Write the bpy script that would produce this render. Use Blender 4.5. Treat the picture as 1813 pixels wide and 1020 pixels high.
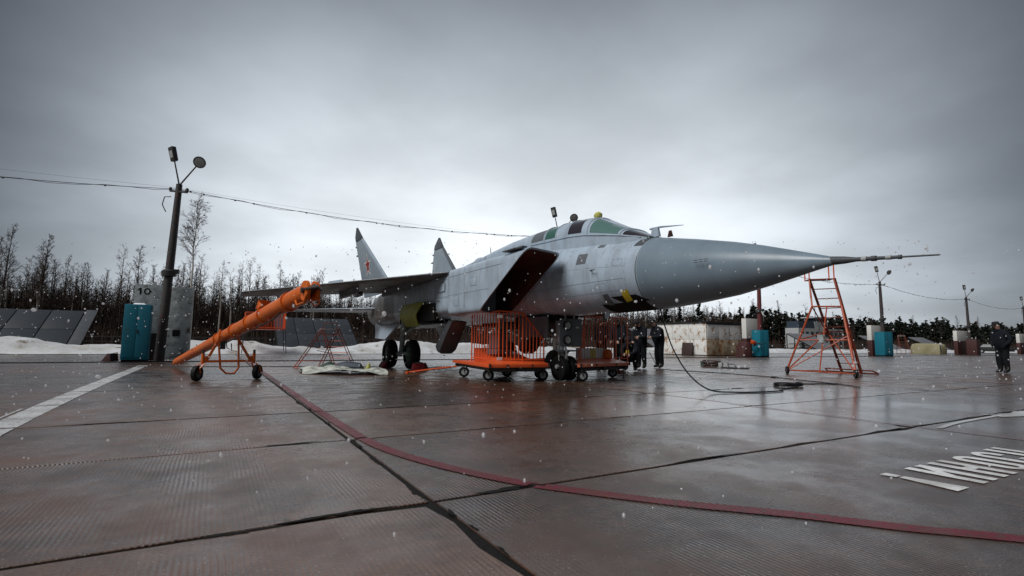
import bpy, bmesh, math, random
from mathutils import Vector, Matrix
from math import sin, cos, pi, radians, sqrt, atan2, exp
import numpy as np
for o in list(bpy.data.objects): bpy.data.objects.remove(o)
S = bpy.context.scene
COL = S.collection
# ------------------------------------------------------------------ camera
H_CAM = 0.9
FPX = 900.45
def _n(v): return Vector(v).normalized()
dirY = _n((380-906.5, -(600-510), -FPX))      # +Y of the world seen in camera axes (x right, y up, z back)
dirX = _n((2466-906.5, -(624-510), -FPX))
dirZ = dirX.cross(dirY).normalized()
dirX = dirY.cross(dirZ).normalized()
Rwc = Matrix((dirX, dirY, dirZ))
cam = bpy.data.cameras.new('camera'); cam_o = bpy.data.objects.new('camera', cam); COL.objects.link(cam_o)
cam_o.matrix_world = Matrix.Translation((0, 0, H_CAM)) @ Rwc.to_4x4()
cam.sensor_width = 36; cam.lens = 36*FPX/1813
cam.clip_start = 0.05; cam.clip_end = 3000
S.camera = cam_o
# ------------------------------------------------------------------ world (overcast sky over a Nishita base)
SUN_EL, SUN_AZ = radians(50), radians(-172)    # azimuth from +X, counter-clockwise
W = bpy.data.worlds.new('World'); S.world = W; W.use_nodes = True
nt = W.node_tree; N = nt.nodes; L = nt.links
bg = N['Background']; bg.inputs['Strength'].default_value = 0.1
sky = N.new('ShaderNodeTexSky'); sky.sky_type = 'NISHITA'; sky.sun_disc = False
sky.sun_elevation = SUN_EL; sky.sun_rotation = pi/2 - SUN_AZ
tc = N.new('ShaderNodeTexCoord')
nrm = N.new('ShaderNodeVectorMath'); nrm.operation = 'NORMALIZE'; L.new(tc.outputs['Generated'], nrm.inputs[0])
def wmath(op, a, b=None):
    n = N.new('ShaderNodeMath'); n.operation = op
    for i, v in enumerate((a, b)):
        if v is None: continue
        if isinstance(v, (int, float)): n.inputs[i].default_value = v
        else: L.new(v, n.inputs[i])
    return n.outputs[0]
def wramp(x, a, b, c, d):
    n = N.new('ShaderNodeMapRange'); n.interpolation_type = 'SMOOTHSTEP'
    L.new(x, n.inputs[0])
    for i, v in enumerate((a, b, c, d)): n.inputs[i+1].default_value = v
    return n.outputs[0]
sep = N.new('ShaderNodeSeparateXYZ'); L.new(nrm.outputs[0], sep.inputs[0])
# the thin part of the cloud deck, low over the aircraft
hn = N.new('ShaderNodeCombineXYZ'); L.new(sep.outputs['X'], hn.inputs[0]); L.new(sep.outputs['Y'], hn.inputs[1])
hn2 = N.new('ShaderNodeVectorMath'); hn2.operation = 'NORMALIZE'; L.new(hn.outputs[0], hn2.inputs[0])
dot = N.new('ShaderNodeVectorMath'); dot.operation = 'DOT_PRODUCT'; L.new(hn2.outputs[0], dot.inputs[0])
dot.inputs[1].default_value = _n((0.50, 0.86, 0))
glow = wmath('MULTIPLY', wramp(dot.outputs['Value'], 0.59, 1.0, 0.0, 1.0), wmath('POWER', wramp(sep.outputs['Z'], 0.20, 0.86, 1.0, 0.0), 1.5))
# project onto a cloud deck plane for the cloud pattern
zc = wmath('ADD', wmath('MAXIMUM', sep.outputs['Z'], 0.0), 0.22)
comb = N.new('ShaderNodeCombineXYZ')
L.new(wmath('DIVIDE', sep.outputs['X'], zc), comb.inputs[0]); L.new(wmath('DIVIDE', sep.outputs['Y'], zc), comb.inputs[1])
ns = N.new('ShaderNodeTexNoise'); L.new(comb.outputs[0], ns.inputs['Vector'])
ns.inputs['Scale'].default_value = 1.15; ns.inputs['Detail'].default_value = 5; ns.inputs['Roughness'].default_value = 0.5
ns2 = N.new('ShaderNodeTexNoise'); L.new(comb.outputs[0], ns2.inputs['Vector'])
ns2.inputs['Scale'].default_value = 0.45; ns2.inputs['Detail'].default_value = 3
cl = wmath('ADD', wramp(ns.outputs['Fac'], 0.32, 0.7, -0.5, 0.5), wramp(ns2.outputs['Fac'], 0.3, 0.7, -0.5, 0.5))
lum = wmath('ADD', 0.50, wmath('MULTIPLY', glow, 4.7))
lum = wmath('MULTIPLY', lum, wmath('ADD', 1.0, wmath('MULTIPLY', cl, 0.30)))
tint = N.new('ShaderNodeMixRGB'); L.new(glow, tint.inputs['Fac'])
tint.inputs['Color1'].default_value = (0.86, 0.97, 1.11, 1); tint.inputs['Color2'].default_value = (0.95, 1.01, 1.06, 1)
vm = N.new('ShaderNodeVectorMath'); vm.operation = 'SCALE'; L.new(tint.outputs[0], vm.inputs[0]); L.new(lum, vm.inputs['Scale'])
mx = N.new('ShaderNodeMixRGB'); mx.inputs['Fac'].default_value = 0.97
L.new(sky.outputs[0], mx.inputs['Color1']); L.new(vm.outputs[0], mx.inputs['Color2'])
L.new(mx.outputs[0], bg.inputs['Color'])
# ------------------------------------------------------------------ sun behind cloud
sl = bpy.data.lights.new('sun', 'SUN'); sl.energy = 1.5; sl.angle = radians(35); sl.color = (1.0, 0.98, 0.955)
so = bpy.data.objects.new('sun', sl); COL.objects.link(so)
sd = Vector((cos(SUN_EL)*cos(SUN_AZ), cos(SUN_EL)*sin(SUN_AZ), sin(SUN_EL)))
so.rotation_euler = sd.to_track_quat('Z', 'Y').to_euler(); so.location = sd*40 + Vector((0, 0, 5))
S.view_settings.view_transform = 'Standard'; S.view_settings.look = 'None'
S.view_settings.exposure = 0.85; S.view_settings.gamma = 1.0; S.view_settings.use_curve_mapping = False
S.render.engine = 'CYCLES'
S.cycles.use_denoising = True
S.cycles.max_bounces = 6; S.cycles.transparent_max_bounces = 12
# ------------------------------------------------------------------ helpers: tagging
def tag(o, label=None, cat=None, group=None, kind=None):
    if label: o['label'] = label
    if cat: o['category'] = cat
    if group: o['group'] = group
    if kind: o['kind'] = kind
    return o
def thing(name, label, cat, loc=(0, 0, 0), group=None, rz=0):
    o = bpy.data.objects.new(name, None); COL.objects.link(o)
    o.empty_display_size = 0.2; o.location = loc; o.rotation_euler = (0, 0, rz)
    return tag(o, label, cat, group)
def origin(p):
    v = Vector((0, 0, 0))
    while p is not None: v += p.location; p = p.parent
    return v
def copy_tree(o, parent=None):
    c = o.copy(); COL.objects.link(c)
    if parent is not None: c.parent = parent
    for ch in list(o.children): copy_tree(ch, c)
    return c
# ------------------------------------------------------------------ helpers: mesh builder
class MB:
    def __init__(self): self.v = []; self.f = []; self.m = []
    def add(self, vs, fs, m=0):
        b = len(self.v); self.v += [tuple(p) for p in vs]
        for f in fs: self.f.append([i+b for i in f]); self.m.append(m)
    def box(self, c, s, rz=0.0, rot=None, m=0, taper=1.0):
        R = rot if rot is not None else Matrix.Rotation(rz, 3, 'Z')
        c = Vector(c); vs = []
        for z in (-1, 1):
            k = taper if z > 0 else 1
            for x, y in ((-1, -1), (1, -1), (1, 1), (-1, 1)):
                vs.append(c + R @ Vector((x*s[0]/2*k, y*s[1]/2*k, z*s[2]/2)))
        self.add(vs, [(3, 2, 1, 0), (4, 5, 6, 7), (0, 1, 5, 4), (1, 2, 6, 5), (2, 3, 7, 6), (3, 0, 4, 7)], m)
    def bar(self, a, b, w, h=None, m=0):               # square bar between two points
        a = Vector(a); b = Vector(b); d = b-a; h = h or w
        self.box((a+b)/2, (w, h, d.length), rot=d.to_track_quat('Z', 'Y').to_matrix(), m=m)
    def tube(self, a, b, r, r2=None, n=10, m=0, caps=True):
        self.path([a, b], [r, r if r2 is None else r2], n, m, caps)
    def path(self, pts, r, n=8, m=0, caps=True):
        pts = [Vector(p) for p in pts]; k = len(pts)
        rs = [r]*k if isinstance(r, (int, float)) else list(r)
        rings = []; up = None
        for i in range(k):
            d = (pts[min(i+1, k-1)] - pts[max(i-1, 0)]).normalized()
            if up is None: up = Vector((0, 0, 1)) if abs(d.z) < .9 else Vector((1, 0, 0))
            x = up.cross(d)
            if x.length < 1e-5: x = Vector((1, 0.1, 0)).cross(d)
            x.normalize(); y = d.cross(x); up = y
            rings.append([pts[i] + (x*cos(2*pi*j/n) + y*sin(2*pi*j/n))*rs[i] for j in range(n)])
        self.loft(rings, m, caps)
    def loft(self, rings, m=0, caps=True, closed=True):
        n = len(rings[0]); vs = [p for r in rings for p in r]; fs = []
        for i in range(len(rings)-1):
            for j in range(n if closed else n-1):
                a = i*n+j; b = i*n+(j+1) % n
                fs.append((a, b, b+n, a+n))
        if caps and closed:
            fs.append(tuple(range(n-1, -1, -1))); fs.append(tuple(range((len(rings)-1)*n, len(rings)*n)))
        self.add(vs, fs, m)
    def lathe(self, c, axis, prof, n=20, m=0, caps=True):    # prof: (distance along axis, radius)
        c = Vector(c); axis = Vector(axis).normalized(); q = axis.to_track_quat('Z', 'Y').to_matrix()
        self.loft([[c + q @ Vector((r*cos(2*pi*j/n), r*sin(2*pi*j/n), t)) for j in range(n)] for t, r in prof], m, caps)
    def prism(self, poly, ext, m=0):                    # polygon (3D points) pushed along ext
        poly = [Vector(p) for p in poly]; ext = Vector(ext); n = len(poly)
        vs = poly + [p+ext for p in poly]
        fs = [tuple(range(n-1, -1, -1)), tuple(range(n, 2*n))] + [(i, (i+1) % n, (i+1) % n+n, i+n) for i in range(n)]
        self.add(vs, fs, m)
    def quad(self, a, b, c, d, m=0): self.add([a, b, c, d], [(0, 1, 2, 3)], m)
    def build(self, name, mat, parent=None, sharp=40, smooth=True, bevel=0):
        me = bpy.data.meshes.new(name)
        off = origin(parent)
        me.from_pydata([(p[0]-off.x, p[1]-off.y, p[2]-off.z) for p in self.v], [], self.f)
        mats = mat if isinstance(mat, (list, tuple)) else [mat]
        for q in mats: me.materials.append(q)
        if len(mats) > 1: me.polygons.foreach_set('material_index', self.m)
        bm = bmesh.new(); bm.from_mesh(me); bmesh.ops.recalc_face_normals(bm, faces=bm.faces)
        if bevel:
            es = [e for e in bm.edges if len(e.link_faces) == 2 and e.calc_face_angle(0) > radians(50)]
            bmesh.ops.bevel(bm, geom=es, offset=bevel, segments=2, affect='EDGES', profile=0.6)
        bm.to_mesh(me); bm.free()
        if smooth:
            me.polygons.foreach_set('use_smooth', [True]*len(me.polygons)); me.set_sharp_from_angle(angle=radians(sharp))
        o = bpy.data.objects.new(name, me); COL.objects.link(o)
        if parent is not None: o.parent = parent
        return o
def lerp_table(tab, x):
    if x <= tab[0][0]: return list(tab[0][1:])
    for a, b in zip(tab, tab[1:]):
        if x <= b[0]:
            t = (x-a[0])/(b[0]-a[0])
            return [p+(q-p)*t for p, q in zip(a[1:], b[1:])]
    return list(tab[-1][1:])
# ------------------------------------------------------------------ materials
def mat(name, col, rough=0.5, col2=None, scale=6.0, amount=0.5, metal=0.0, bump=0.0, bscale=40.0, spec=0.5, coat=0.0,
        rvar=0.15, streak=False, col3=None, thr3=0.62, scale3=3.0):
    m = bpy.data.materials.new(name); m.use_nodes = True
    t = m.node_tree; n = t.nodes; l = t.links; p = n['Principled BSDF']
    p.inputs['Roughness'].default_value = rough; p.inputs['Metallic'].default_value = metal
    p.inputs['Specular IOR Level'].default_value = spec; p.inputs['Coat Weight'].default_value = coat
    p.inputs['Coat Roughness'].default_value = 0.15
    c2 = col2 or tuple(c*0.7 for c in col)
    tcn = n.new('ShaderNodeTexCoord'); mp = n.new('ShaderNodeMapping'); l.new(tcn.outputs['Object'], mp.inputs[0])
    if streak: mp.inputs['Scale'].default_value = (1, 1, 0.18)
    no = n.new('ShaderNodeTexNoise'); no.inputs['Scale'].default_value = scale; no.inputs['Detail'].default_value = 6; no.inputs['Roughness'].default_value = .62
    l.new(mp.outputs[0], no.inputs['Vector'])
    rp = n.new('ShaderNodeMapRange'); rp.inputs[1].default_value = .35; rp.inputs[2].default_value = .68
    l.new(no.outputs['Fac'], rp.inputs[0])
    mu = n.new('ShaderNodeMath'); mu.operation = 'MULTIPLY'; mu.inputs[1].default_value = amount; l.new(rp.outputs[0], mu.inputs[0])
    mx = n.new('ShaderNodeMixRGB'); mx.inputs[1].default_value = (*col, 1); mx.inputs[2].default_value = (*c2, 1)
    l.new(mu.outputs[0], mx.inputs[0]); out = mx.outputs[0]
    if col3:
        n3 = n.new('ShaderNodeTexNoise'); n3.inputs['Scale'].default_value = scale3; n3.inputs['Detail'].default_value = 8; n3.inputs['Roughness'].default_value = .7
        l.new(mp.outputs[0], n3.inputs['Vector'])
        r3 = n.new('ShaderNodeMapRange'); r3.inputs[1].default_value = thr3-.04; r3.inputs[2].default_value = thr3+.06; l.new(n3.outputs['Fac'], r3.inputs[0])
        m3 = n.new('ShaderNodeMixRGB'); l.new(r3.outputs[0], m3.inputs[0]); l.new(out, m3.inputs[1]); m3.inputs[2].default_value = (*col3, 1); out = m3.outputs[0]
    l.new(out, p.inputs['Base Color'])
    rr = n.new('ShaderNodeMapRange'); rr.inputs[3].default_value = max(.03, rough-rvar); rr.inputs[4].default_value = min(1, rough+rvar)
    l.new(no.outputs['Fac'], rr.inputs[0]); l.new(rr.outputs[0], p.inputs['Roughness'])
    if bump:
        nb = n.new('ShaderNodeTexNoise'); nb.inputs['Scale'].default_value = bscale; nb.inputs['Detail'].default_value = 4
        l.new(tcn.outputs['Object'], nb.inputs['Vector'])
        b = n.new('ShaderNodeBump'); b.inputs['Strength'].default_value = bump; b.inputs['Distance'].default_value = .02
        l.new(nb.outputs['Fac'], b.inputs['Height']); l.new(b.outputs[0], p.inputs['Normal'])
    return m
M = {}
M['jet'] = mat('jet_grey_paint', (.43, .525, .62), .30, (.345, .425, .505), 1.6, .8, bump=.03, bscale=14, col3=(.50, .57, .64), thr3=.64, scale3=2.2, rvar=.1)
M['jet_shade_grime'] = mat('shaded_oily_underside', (.17, .175, .18), .45, (.07, .065, .06), 2.0, .95, col3=(.05, .042, .038), thr3=.58, scale3=1.4)  # wing underside: shade painted into the grey, with oily grime over it
M['radome'] = mat('radome_grey_paint', (.20, .265, .32), .30, (.155, .205, .25), 1.5, .8, bump=.02, bscale=10, rvar=.08)
M['jet_dark'] = mat('dark_dielectric', (.075, .085, .095), .5, (.045, .05, .055), 3, .7)
M['jet_panel'] = mat('panel_grey', (.12, .135, .15), .45, (.09, .10, .115), 4, .6)
M['fin'] = mat('fin_grey_paint', (.25, .305, .345), .38, (.20, .245, .285), 1.8, .8, bump=.02, col3=(.30, .34, .37), thr3=.64, scale3=2.4)
M['seam'] = mat('seam_grey', (.20, .235, .275), .5, (.15, .18, .21), 4, .8)
M['salmon'] = mat('salmon_orange_paint', (.92, .25, .13), .40, (.80, .18, .09), 5, .7, col3=(.20, .07, .04), thr3=.64, scale3=12)
M['bare'] = mat('bare_heat_metal', (.20, .19, .18), .38, (.10, .085, .075), 2.0, .9, metal=.6, streak=False)
M['black'] = mat('black_interior', (.012, .012, .013), .7, (.02, .018, .016), 4, .8)
M['maroon'] = mat('intake_wall_brown', (.10, .045, .034), .45, (.05, .026, .021), 2, .8)
M['chrome'] = mat('polished_oleo', (.6, .6, .6), .15, (.5, .5, .5), 10, .4, metal=1)
M['gear'] = mat('gear_grey_green', (.30, .36, .34), .4, (.09, .10, .09), 6, .8)
M['tyre'] = mat('tyre_rubber', (.008, .0085, .008), .6, (.017, .018, .017), 8, .8, bump=.1)
M['wheelgreen'] = mat('green_wheel_hub', (.05, .11, .06), .45, (.03, .06, .035), 8, .7)
M['hub'] = mat('pale_hub', (.42, .45, .45), .4, (.22, .22, .22), 12, .7)
M['primer'] = mat('yellow_green_primer', (.40, .42, .08), .5, (.26, .27, .06), 5, .8)
M['orange'] = mat('orange_paint', (.72, .105, .022), .36, (.58, .075, .018), 5, .7, col3=(.14, .05, .03), thr3=.625, scale3=13, rvar=.12)
M['orange2'] = mat('orange_yellow_paint', (.74, .16, .015), .34, (.56, .095, .012), 4, .8, col3=(.16, .06, .03), thr3=.625, scale3=13, rvar=.12)
M['orange_mid'] = mat('orange_brown_paint', (.46, .075, .02), .45, (.30, .05, .018), 6, .8, col3=(.09, .04, .03), thr3=.62, scale3=9)
M['orange_dark'] = mat('orange_rust_paint', (.24, .042, .018), .5, (.12, .026, .016), 6, .8, col3=(.06, .03, .02), thr3=.64, scale3=9)
M['red'] = mat('red_paint', (.30, .02, .022), .45, (.18, .015, .016), 5, .7)
M['yellow'] = mat('yellow_cloth', (.62, .47, .02), .6, (.48, .35, .02), 6, .5)
M['yellow_pale'] = mat('pale_yellow_cover', (.62, .60, .16), .7, (.5, .47, .12), 6, .5)
M['teal'] = mat('teal_paint', (.008, .19, .27), .5, (.006, .13, .19), 3, .9, col3=(.05, .12, .13), thr3=.66, scale3=5, streak=True)
M['conc_panel'] = mat('weathered_panel', (.46, .52, .54), .8, (.22, .24, .24), 4, .9, bump=.2, bscale=16, col3=(.10, .085, .06), thr3=.58, scale3=2.2)
M['white_paint'] = mat('white_paint_wall', (.74, .74, .71), .6, (.60, .59, .55), 4, .7, col3=(.25, .18, .12), thr3=.68, scale3=4, streak=True)
M['redbrown'] = mat('red_brown_paint', (.065, .018, .016), .6, (.04, .014, .013), 5, .8)
M['pole'] = mat('dark_concrete_pole', (.055, .048, .045), .6, (.03, .028, .028), 5, .8, bump=.1, col3=(.13, .035, .03), thr3=.6, scale3=3)
M['dark_metal'] = mat('dark_metal', (.03, .03, .032), .45, (.05, .045, .04), 8, .6)
M['pole_red'] = mat('red_stained_pole', (.13, .018, .020), .6, (.07, .015, .015), 4, .8)
M['wire'] = mat('wire_black', (.03, .03, .032), .6)
M['lamp_glass'] = mat('lamp_glass', (.42, .45, .44), .12, (.3, .3, .3), 6, .5)
M['rustwhite'] = mat('rust_stained_white_steel', (.86, .87, .85), .6, (.70, .69, .64), 3.5, .9, col3=(.34, .16, .045), thr3=.565, scale3=2.0, bump=.05)
M['rust'] = mat('rust_patch', (.52, .47, .36), .75, (.36, .22, .09), 2.5, .9, col3=(.24, .10, .03), thr3=.52, scale3=1.7)
M['brownbox'] = mat('brown_board', (.05, .028, .022), .6, (.035, .02, .018), 4, .7)
M['shield'] = mat('grey_blast_panel', (.030, .036, .045), .5, (.018, .022, .028), 1.2, .9, bump=.06, bscale=6, col3=(.05, .055, .062), thr3=.66, scale3=1.6)
M['shield3'] = mat('end_plate_grey', (.075, .082, .092), .55, (.045, .05, .058), 2, .9)
M['shield2'] = mat('pale_blast_panel', (.16, .165, .18), .55, (.10, .105, .115), 2, .9)
M['tarp'] = mat('pale_tarp', (.62, .64, .58), .6, (.12, .14, .12), 5, .95)
M['tarp_dark'] = mat('dark_tarp', (.05, .07, .10), .55, (.03, .04, .05), 6, .7)
M['navy'] = mat('navy_work_cloth', (.0075, .010, .014), .8, (.013, .016, .022), 9, .8, bump=.2, bscale=30)
M['trouser'] = mat('dark_trouser_cloth', (.007, .008, .010), .85, (.012, .014, .017), 9, .8, bump=.2, bscale=30)
for k_ in ('navy', 'trouser', 'tyre', 'black', 'maroon'): M[k_].node_tree.nodes['Principled BSDF'].inputs['Specular IOR Level'].default_value = .15
M['skin'] = mat('skin', (.50, .30, .23), .55, (.42, .24, .19), 12, .5)
M['boot'] = mat('black_boot', (.010, .010, .010), .4)
M['hat'] = mat('black_knit', (.010, .010, .012), .9, (.02, .02, .022), 20, .7)
M['hose'] = mat('black_hose', (.014, .014, .015), .45)
M['green_box'] = mat('green_box_paint', (.05, .085, .065), .5, (.03, .05, .04), 6, .7)
M['bark'] = mat('dark_bark', (.032, .025, .020), .9, (.016, .012, .010), 3, .8)
M['twig'] = mat('brown_twigs', (.034, .0205, .015), .9, (.055, .032, .023), .5, .9)
M['birch'] = mat('birch_bark', (.47, .45, .41), .8, (.30, .28, .25), 2.5, .8, col3=(.04, .035, .03), thr3=.6, scale3=3.2)
M['pinebark'] = mat('pine_bark', (.13, .065, .04), .9, (.07, .045, .035), 3, .8)
M['needle'] = mat('pine_needles', (.010, .017, .011), .85, (.018, .026, .015), .6, .9)
M['grass'] = mat('dead_grass', (.15, .10, .052), .95, (.085, .055, .03), 1.5, .9, bump=.4, bscale=8)
M['conc_far'] = mat('pale_building_wall', (.45, .47, .48), .8, (.36, .38, .40), 1, .7)
M['bluewall'] = mat('dark_blue_wall', (.035, .055, .085), .6)
M['win'] = mat('dark_window_glass', (.02, .03, .04), .1)
M['snowflake'] = mat('snowflake_white', (.9, .92, .94), .6, (.9, .92, .94))
M['flake'] = bpy.data.materials.new('soft_snowflake'); M['flake'].use_nodes = True
_t = M['flake'].node_tree; _n2 = _t.nodes; _l = _t.links; _n2.remove(_n2['Principled BSDF'])
_lw = _n2.new('ShaderNodeLayerWeight'); _lw.inputs['Blend'].default_value = .5
_pw = _n2.new('ShaderNodeMath'); _pw.operation = 'POWER'; _pw.inputs[1].default_value = .5; _l.new(_lw.outputs['Facing'], _pw.inputs[0])
_d = _n2.new('ShaderNodeBsdfDiffuse'); _d.inputs[0].default_value = (.95, .96, .98, 1); _tl = _n2.new('ShaderNodeBsdfTranslucent'); _tl.inputs[0].default_value = (.95, .96, .98, 1)
_m1 = _n2.new('ShaderNodeMixShader'); _l.new(_d.outputs[0], _m1.inputs[1]); _l.new(_tl.outputs[0], _m1.inputs[2])
_tr = _n2.new('ShaderNodeBsdfTransparent'); _m2 = _n2.new('ShaderNodeMixShader'); _l.new(_pw.outputs[0], _m2.inputs[0]); _l.new(_m1.outputs[0], _m2.inputs[1]); _l.new(_tr.outputs[0], _m2.inputs[2])
_l.new(_m2.outputs[0], _n2['Material Output'].inputs['Surface'])
def weather(m, amt, dirt):
    t = m.node_tree; n = t.nodes; l = t.links; p = n['Principled BSDF']
    src = p.inputs['Base Color'].links[0].from_socket
    tcn = n.new('ShaderNodeTexCoord'); mp = n.new('ShaderNodeMapping'); mp.inputs['Scale'].default_value = (1.3, 2.1, .6); l.new(tcn.outputs['Object'], mp.inputs[0])
    q = n.new('ShaderNodeTexNoise'); q.inputs['Scale'].default_value = 2.2; q.inputs['Detail'].default_value = 7; q.inputs['Roughness'].default_value = .65; l.new(mp.outputs[0], q.inputs['Vector'])
    r = n.new('ShaderNodeMapRange'); r.inputs[1].default_value = .42; r.inputs[2].default_value = .75; r.inputs[4].default_value = amt; l.new(q.outputs['Fac'], r.inputs[0])
    mx = n.new('ShaderNodeMixRGB'); l.new(r.outputs[0], mx.inputs[0]); l.new(src, mx.inputs[1]); mx.inputs[2].default_value = (*dirt, 1)
    q2 = n.new('ShaderNodeTexNoise'); q2.inputs['Scale'].default_value = 26; q2.inputs['Detail'].default_value = 3; l.new(tcn.outputs['Object'], q2.inputs['Vector'])
    r2 = n.new('ShaderNodeMapRange'); r2.inputs[1].default_value = .66; r2.inputs[2].default_value = .74; r2.inputs[4].default_value = .5; l.new(q2.outputs['Fac'], r2.inputs[0])
    m2 = n.new('ShaderNodeMixRGB'); l.new(r2.outputs[0], m2.inputs[0]); l.new(mx.outputs[0], m2.inputs[1]); m2.inputs[2].default_value = (*dirt, 1)
    l.new(m2.outputs[0], p.inputs['Base Color'])
weather(M['jet'], .72, (.235, .26, .295)); weather(M['radome'], .28, (.12, .155, .185))
# glass with a green tint for the cockpit
gm = bpy.data.materials.new('canopy_glass'); gm.use_nodes = True; gp = gm.node_tree.nodes['Principled BSDF']
gp.inputs['Base Color'].default_value = (.13, .36, .29, 1); gp.inputs['Roughness'].default_value = .04
gp.inputs['Transmission Weight'].default_value = .65; gp.inputs['IOR'].default_value = 1.5
M['glass'] = gm
gm = bpy.data.materials.new('smoked_glass'); gm.use_nodes = True; gp = gm.node_tree.nodes['Principled BSDF']
gp.inputs['Base Color'].default_value = (.035, .03, .04, 1); gp.inputs['Roughness'].default_value = .06; gp.inputs['IOR'].default_value = 1.5
M['smoked'] = gm
# snow: white with dirty and earthy patches
def snow_mat():
    m = mat('dirty_snow', (.68, .71, .74), .6, (.46, .45, .43), .9, .95, bump=.9, bscale=6, col3=(.17, .13, .09), thr3=.595, scale3=.7)
    return m
M['snow'] = snow_mat()
# ---- wet concrete of the apron
def concrete(name, rand=True):
    m = bpy.data.materials.new(name); m.use_nodes = True
    t = m.node_tree; n = t.nodes; l = t.links; p = n['Principled BSDF']
    geo = n.new('ShaderNodeNewGeometry'); P = geo.outputs['Position']
    def noise(sc, det=5, ro=.6, vec=P):
        q = n.new('ShaderNodeTexNoise'); q.inputs['Scale'].default_value = sc; q.inputs['Detail'].default_value = det; q.inputs['Roughness'].default_value = ro
        l.new(vec, q.inputs['Vector']); return q.outputs['Fac']
    def rng(x, a, b, c=0., d=1.):
        q = n.new('ShaderNodeMapRange'); q.interpolation_type = 'SMOOTHSTEP'
        l.new(x, q.inputs[0])
        for i, v in enumerate((a, b, c, d)): q.inputs[i+1].default_value = v
        return q.outputs[0]
    def ma(op, a, b=None):
        q = n.new('ShaderNodeMath'); q.operation = op
        for i, v in enumerate((a, b)):
            if v is None: continue
            if isinstance(v, (int, float)): q.inputs[i].default_value = v
            else: l.new(v, q.inputs[i])
        return q.outputs[0]
    def mixc(f, a, b):
        q = n.new('ShaderNodeMixRGB')
        if isinstance(f, (int, float)): q.inputs[0].default_value = f
        else: l.new(f, q.inputs[0])
        for i, v in ((1, a), (2, b)):
            if isinstance(v, tuple): q.inputs[i].default_value = (*v, 1)
            else: l.new(v, q.inputs[i])
        return q.outputs[0]
    oi = n.new('ShaderNodeObjectInfo'); rnd = oi.outputs['Random']
    c = mixc(rng(noise(.9), .3, .7), (.094, .039, .0175), (.028, .0135, .0075))
    c = mixc(rng(noise(7., 6, .7), .42, .70), c, (.105, .051, .027))
    c = mixc(rng(noise(55., 3, .7), .5, .75, 0, .5), c, (.095, .075, .058))
    if rand: 
        q = n.new('ShaderNodeVectorMath'); q.operation = 'SCALE'; l.new(c, q.inputs[0]); l.new(rng(rnd, 0, 1, .62, 1.32), q.inputs['Scale']); c = q.outputs[0]
    st = rng(noise(.42, 6, .65), .48, .70, 0, .62); c = mixc(st, c, (.012, .0085, .007))
    # pale grit and half-melted snow grains
    vo = n.new('ShaderNodeTexVoronoi'); vo.inputs['Scale'].default_value = 44; l.new(P, vo.inputs['Vector'])
    wn = n.new('ShaderNodeSeparateColor'); l.new(vo.outputs['Color'], wn.inputs[0])
    grain = ma('MULTIPLY', rng(vo.outputs['Distance'], .10, .20, 1, 0), rng(wn.outputs[0], .66, .82))
    c = mixc(ma('MULTIPLY', grain, .6), c, (.42, .40, .37))
    l.new(c, p.inputs['Base Color'])
    # water film
    dv = n.new('ShaderNodeVectorMath'); dv.operation = 'DISTANCE'; l.new(P, dv.inputs[0]); dv.inputs[1].default_value = (8.2, 4.9, 0)
    low = ma('ADD', dv.outputs['Value'], ma('MULTIPLY', noise(.6, 4), 3.0))
    pud = ma('MAXIMUM', rng(noise(.30, 5, .6), .50, .85, 0, .7), rng(low, 3.0, 7.0, .75, 0))
    film = rng(noise(2.2, 4, .6), .35, .7)
    dry = ma('SUBTRACT', 1., pud)
    p.inputs['Roughness'].default_value = .55; p.inputs['Specular IOR Level'].default_value = .25
    p.inputs['Coat Weight'].default_value = 1.0; p.inputs['Coat IOR'].default_value = 1.50
    l.new(ma('ADD', ma('MULTIPLY', dry, ma('ADD', .09, ma('ADD', ma('MULTIPLY', film, .20), ma('MULTIPLY', rnd, .07)))), .085), p.inputs['Coat Roughness'])
    # corrugation of the slabs: ribs along Y
    sx = n.new('ShaderNodeSeparateXYZ'); l.new(P, sx.inputs[0])
    wob = ma('MULTIPLY', noise(3., 2), .016)
    ribs = ma('SINE', ma('MULTIPLY', ma('ADD', sx.outputs[0], wob), 2*pi/.026))
    ribamt = ma('MULTIPLY', ma('MULTIPLY', rng(noise(.8, 4, .65), .36, .60), rng(ma('FRACT', ma('MULTIPLY', rnd, 7.3)), .15, .5, .15, 1.)), dry)
    hgt = ma('ADD', ma('MULTIPLY', ma('MULTIPLY', ribs, ribamt), .5), ma('MULTIPLY', ma('MULTIPLY', noise(70., 3), dry), .8))
    b = n.new('ShaderNodeBump'); b.inputs['Strength'].default_value = 1.0; b.inputs['Distance'].default_value = .005
    l.new(hgt, b.inputs['Height']); l.new(b.outputs[0], p.inputs['Normal'])
    b1 = n.new('ShaderNodeBump'); b1.inputs['Strength'].default_value = .42; b1.inputs['Distance'].default_value = .004
    l.new(hgt, b1.inputs['Height'])
    b2 = n.new('ShaderNodeBump'); b2.inputs['Strength'].default_value = .03; b2.inputs['Distance'].default_value = .03
    l.new(noise(2.2, 3), b2.inputs['Height']); l.new(b1.outputs[0], b2.inputs['Normal']); l.new(b2.outputs[0], p.inputs['Coat Normal'])
    return m, c, p, noise, rng, mixc, ma
M['slab'] = concrete('wet_concrete')[0]
def road_paint(name, col, wear=.5, cw=.8):
    m, c, p, noise, rng, mixc, ma = concrete(name, False)
    l = m.node_tree.links
    w = ma('MULTIPLY', rng(noise(22., 8, .78), wear-.05, wear+.06), .92)
    w2 = rng(noise(2.3, 6, .7), .40, .72, 0., .62)
    c2 = mixc(ma('MAXIMUM', w, w2), col, c)
    l.new(c2, p.inputs['Base Color']); p.inputs['Coat Weight'].default_value = cw
    return m
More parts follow.
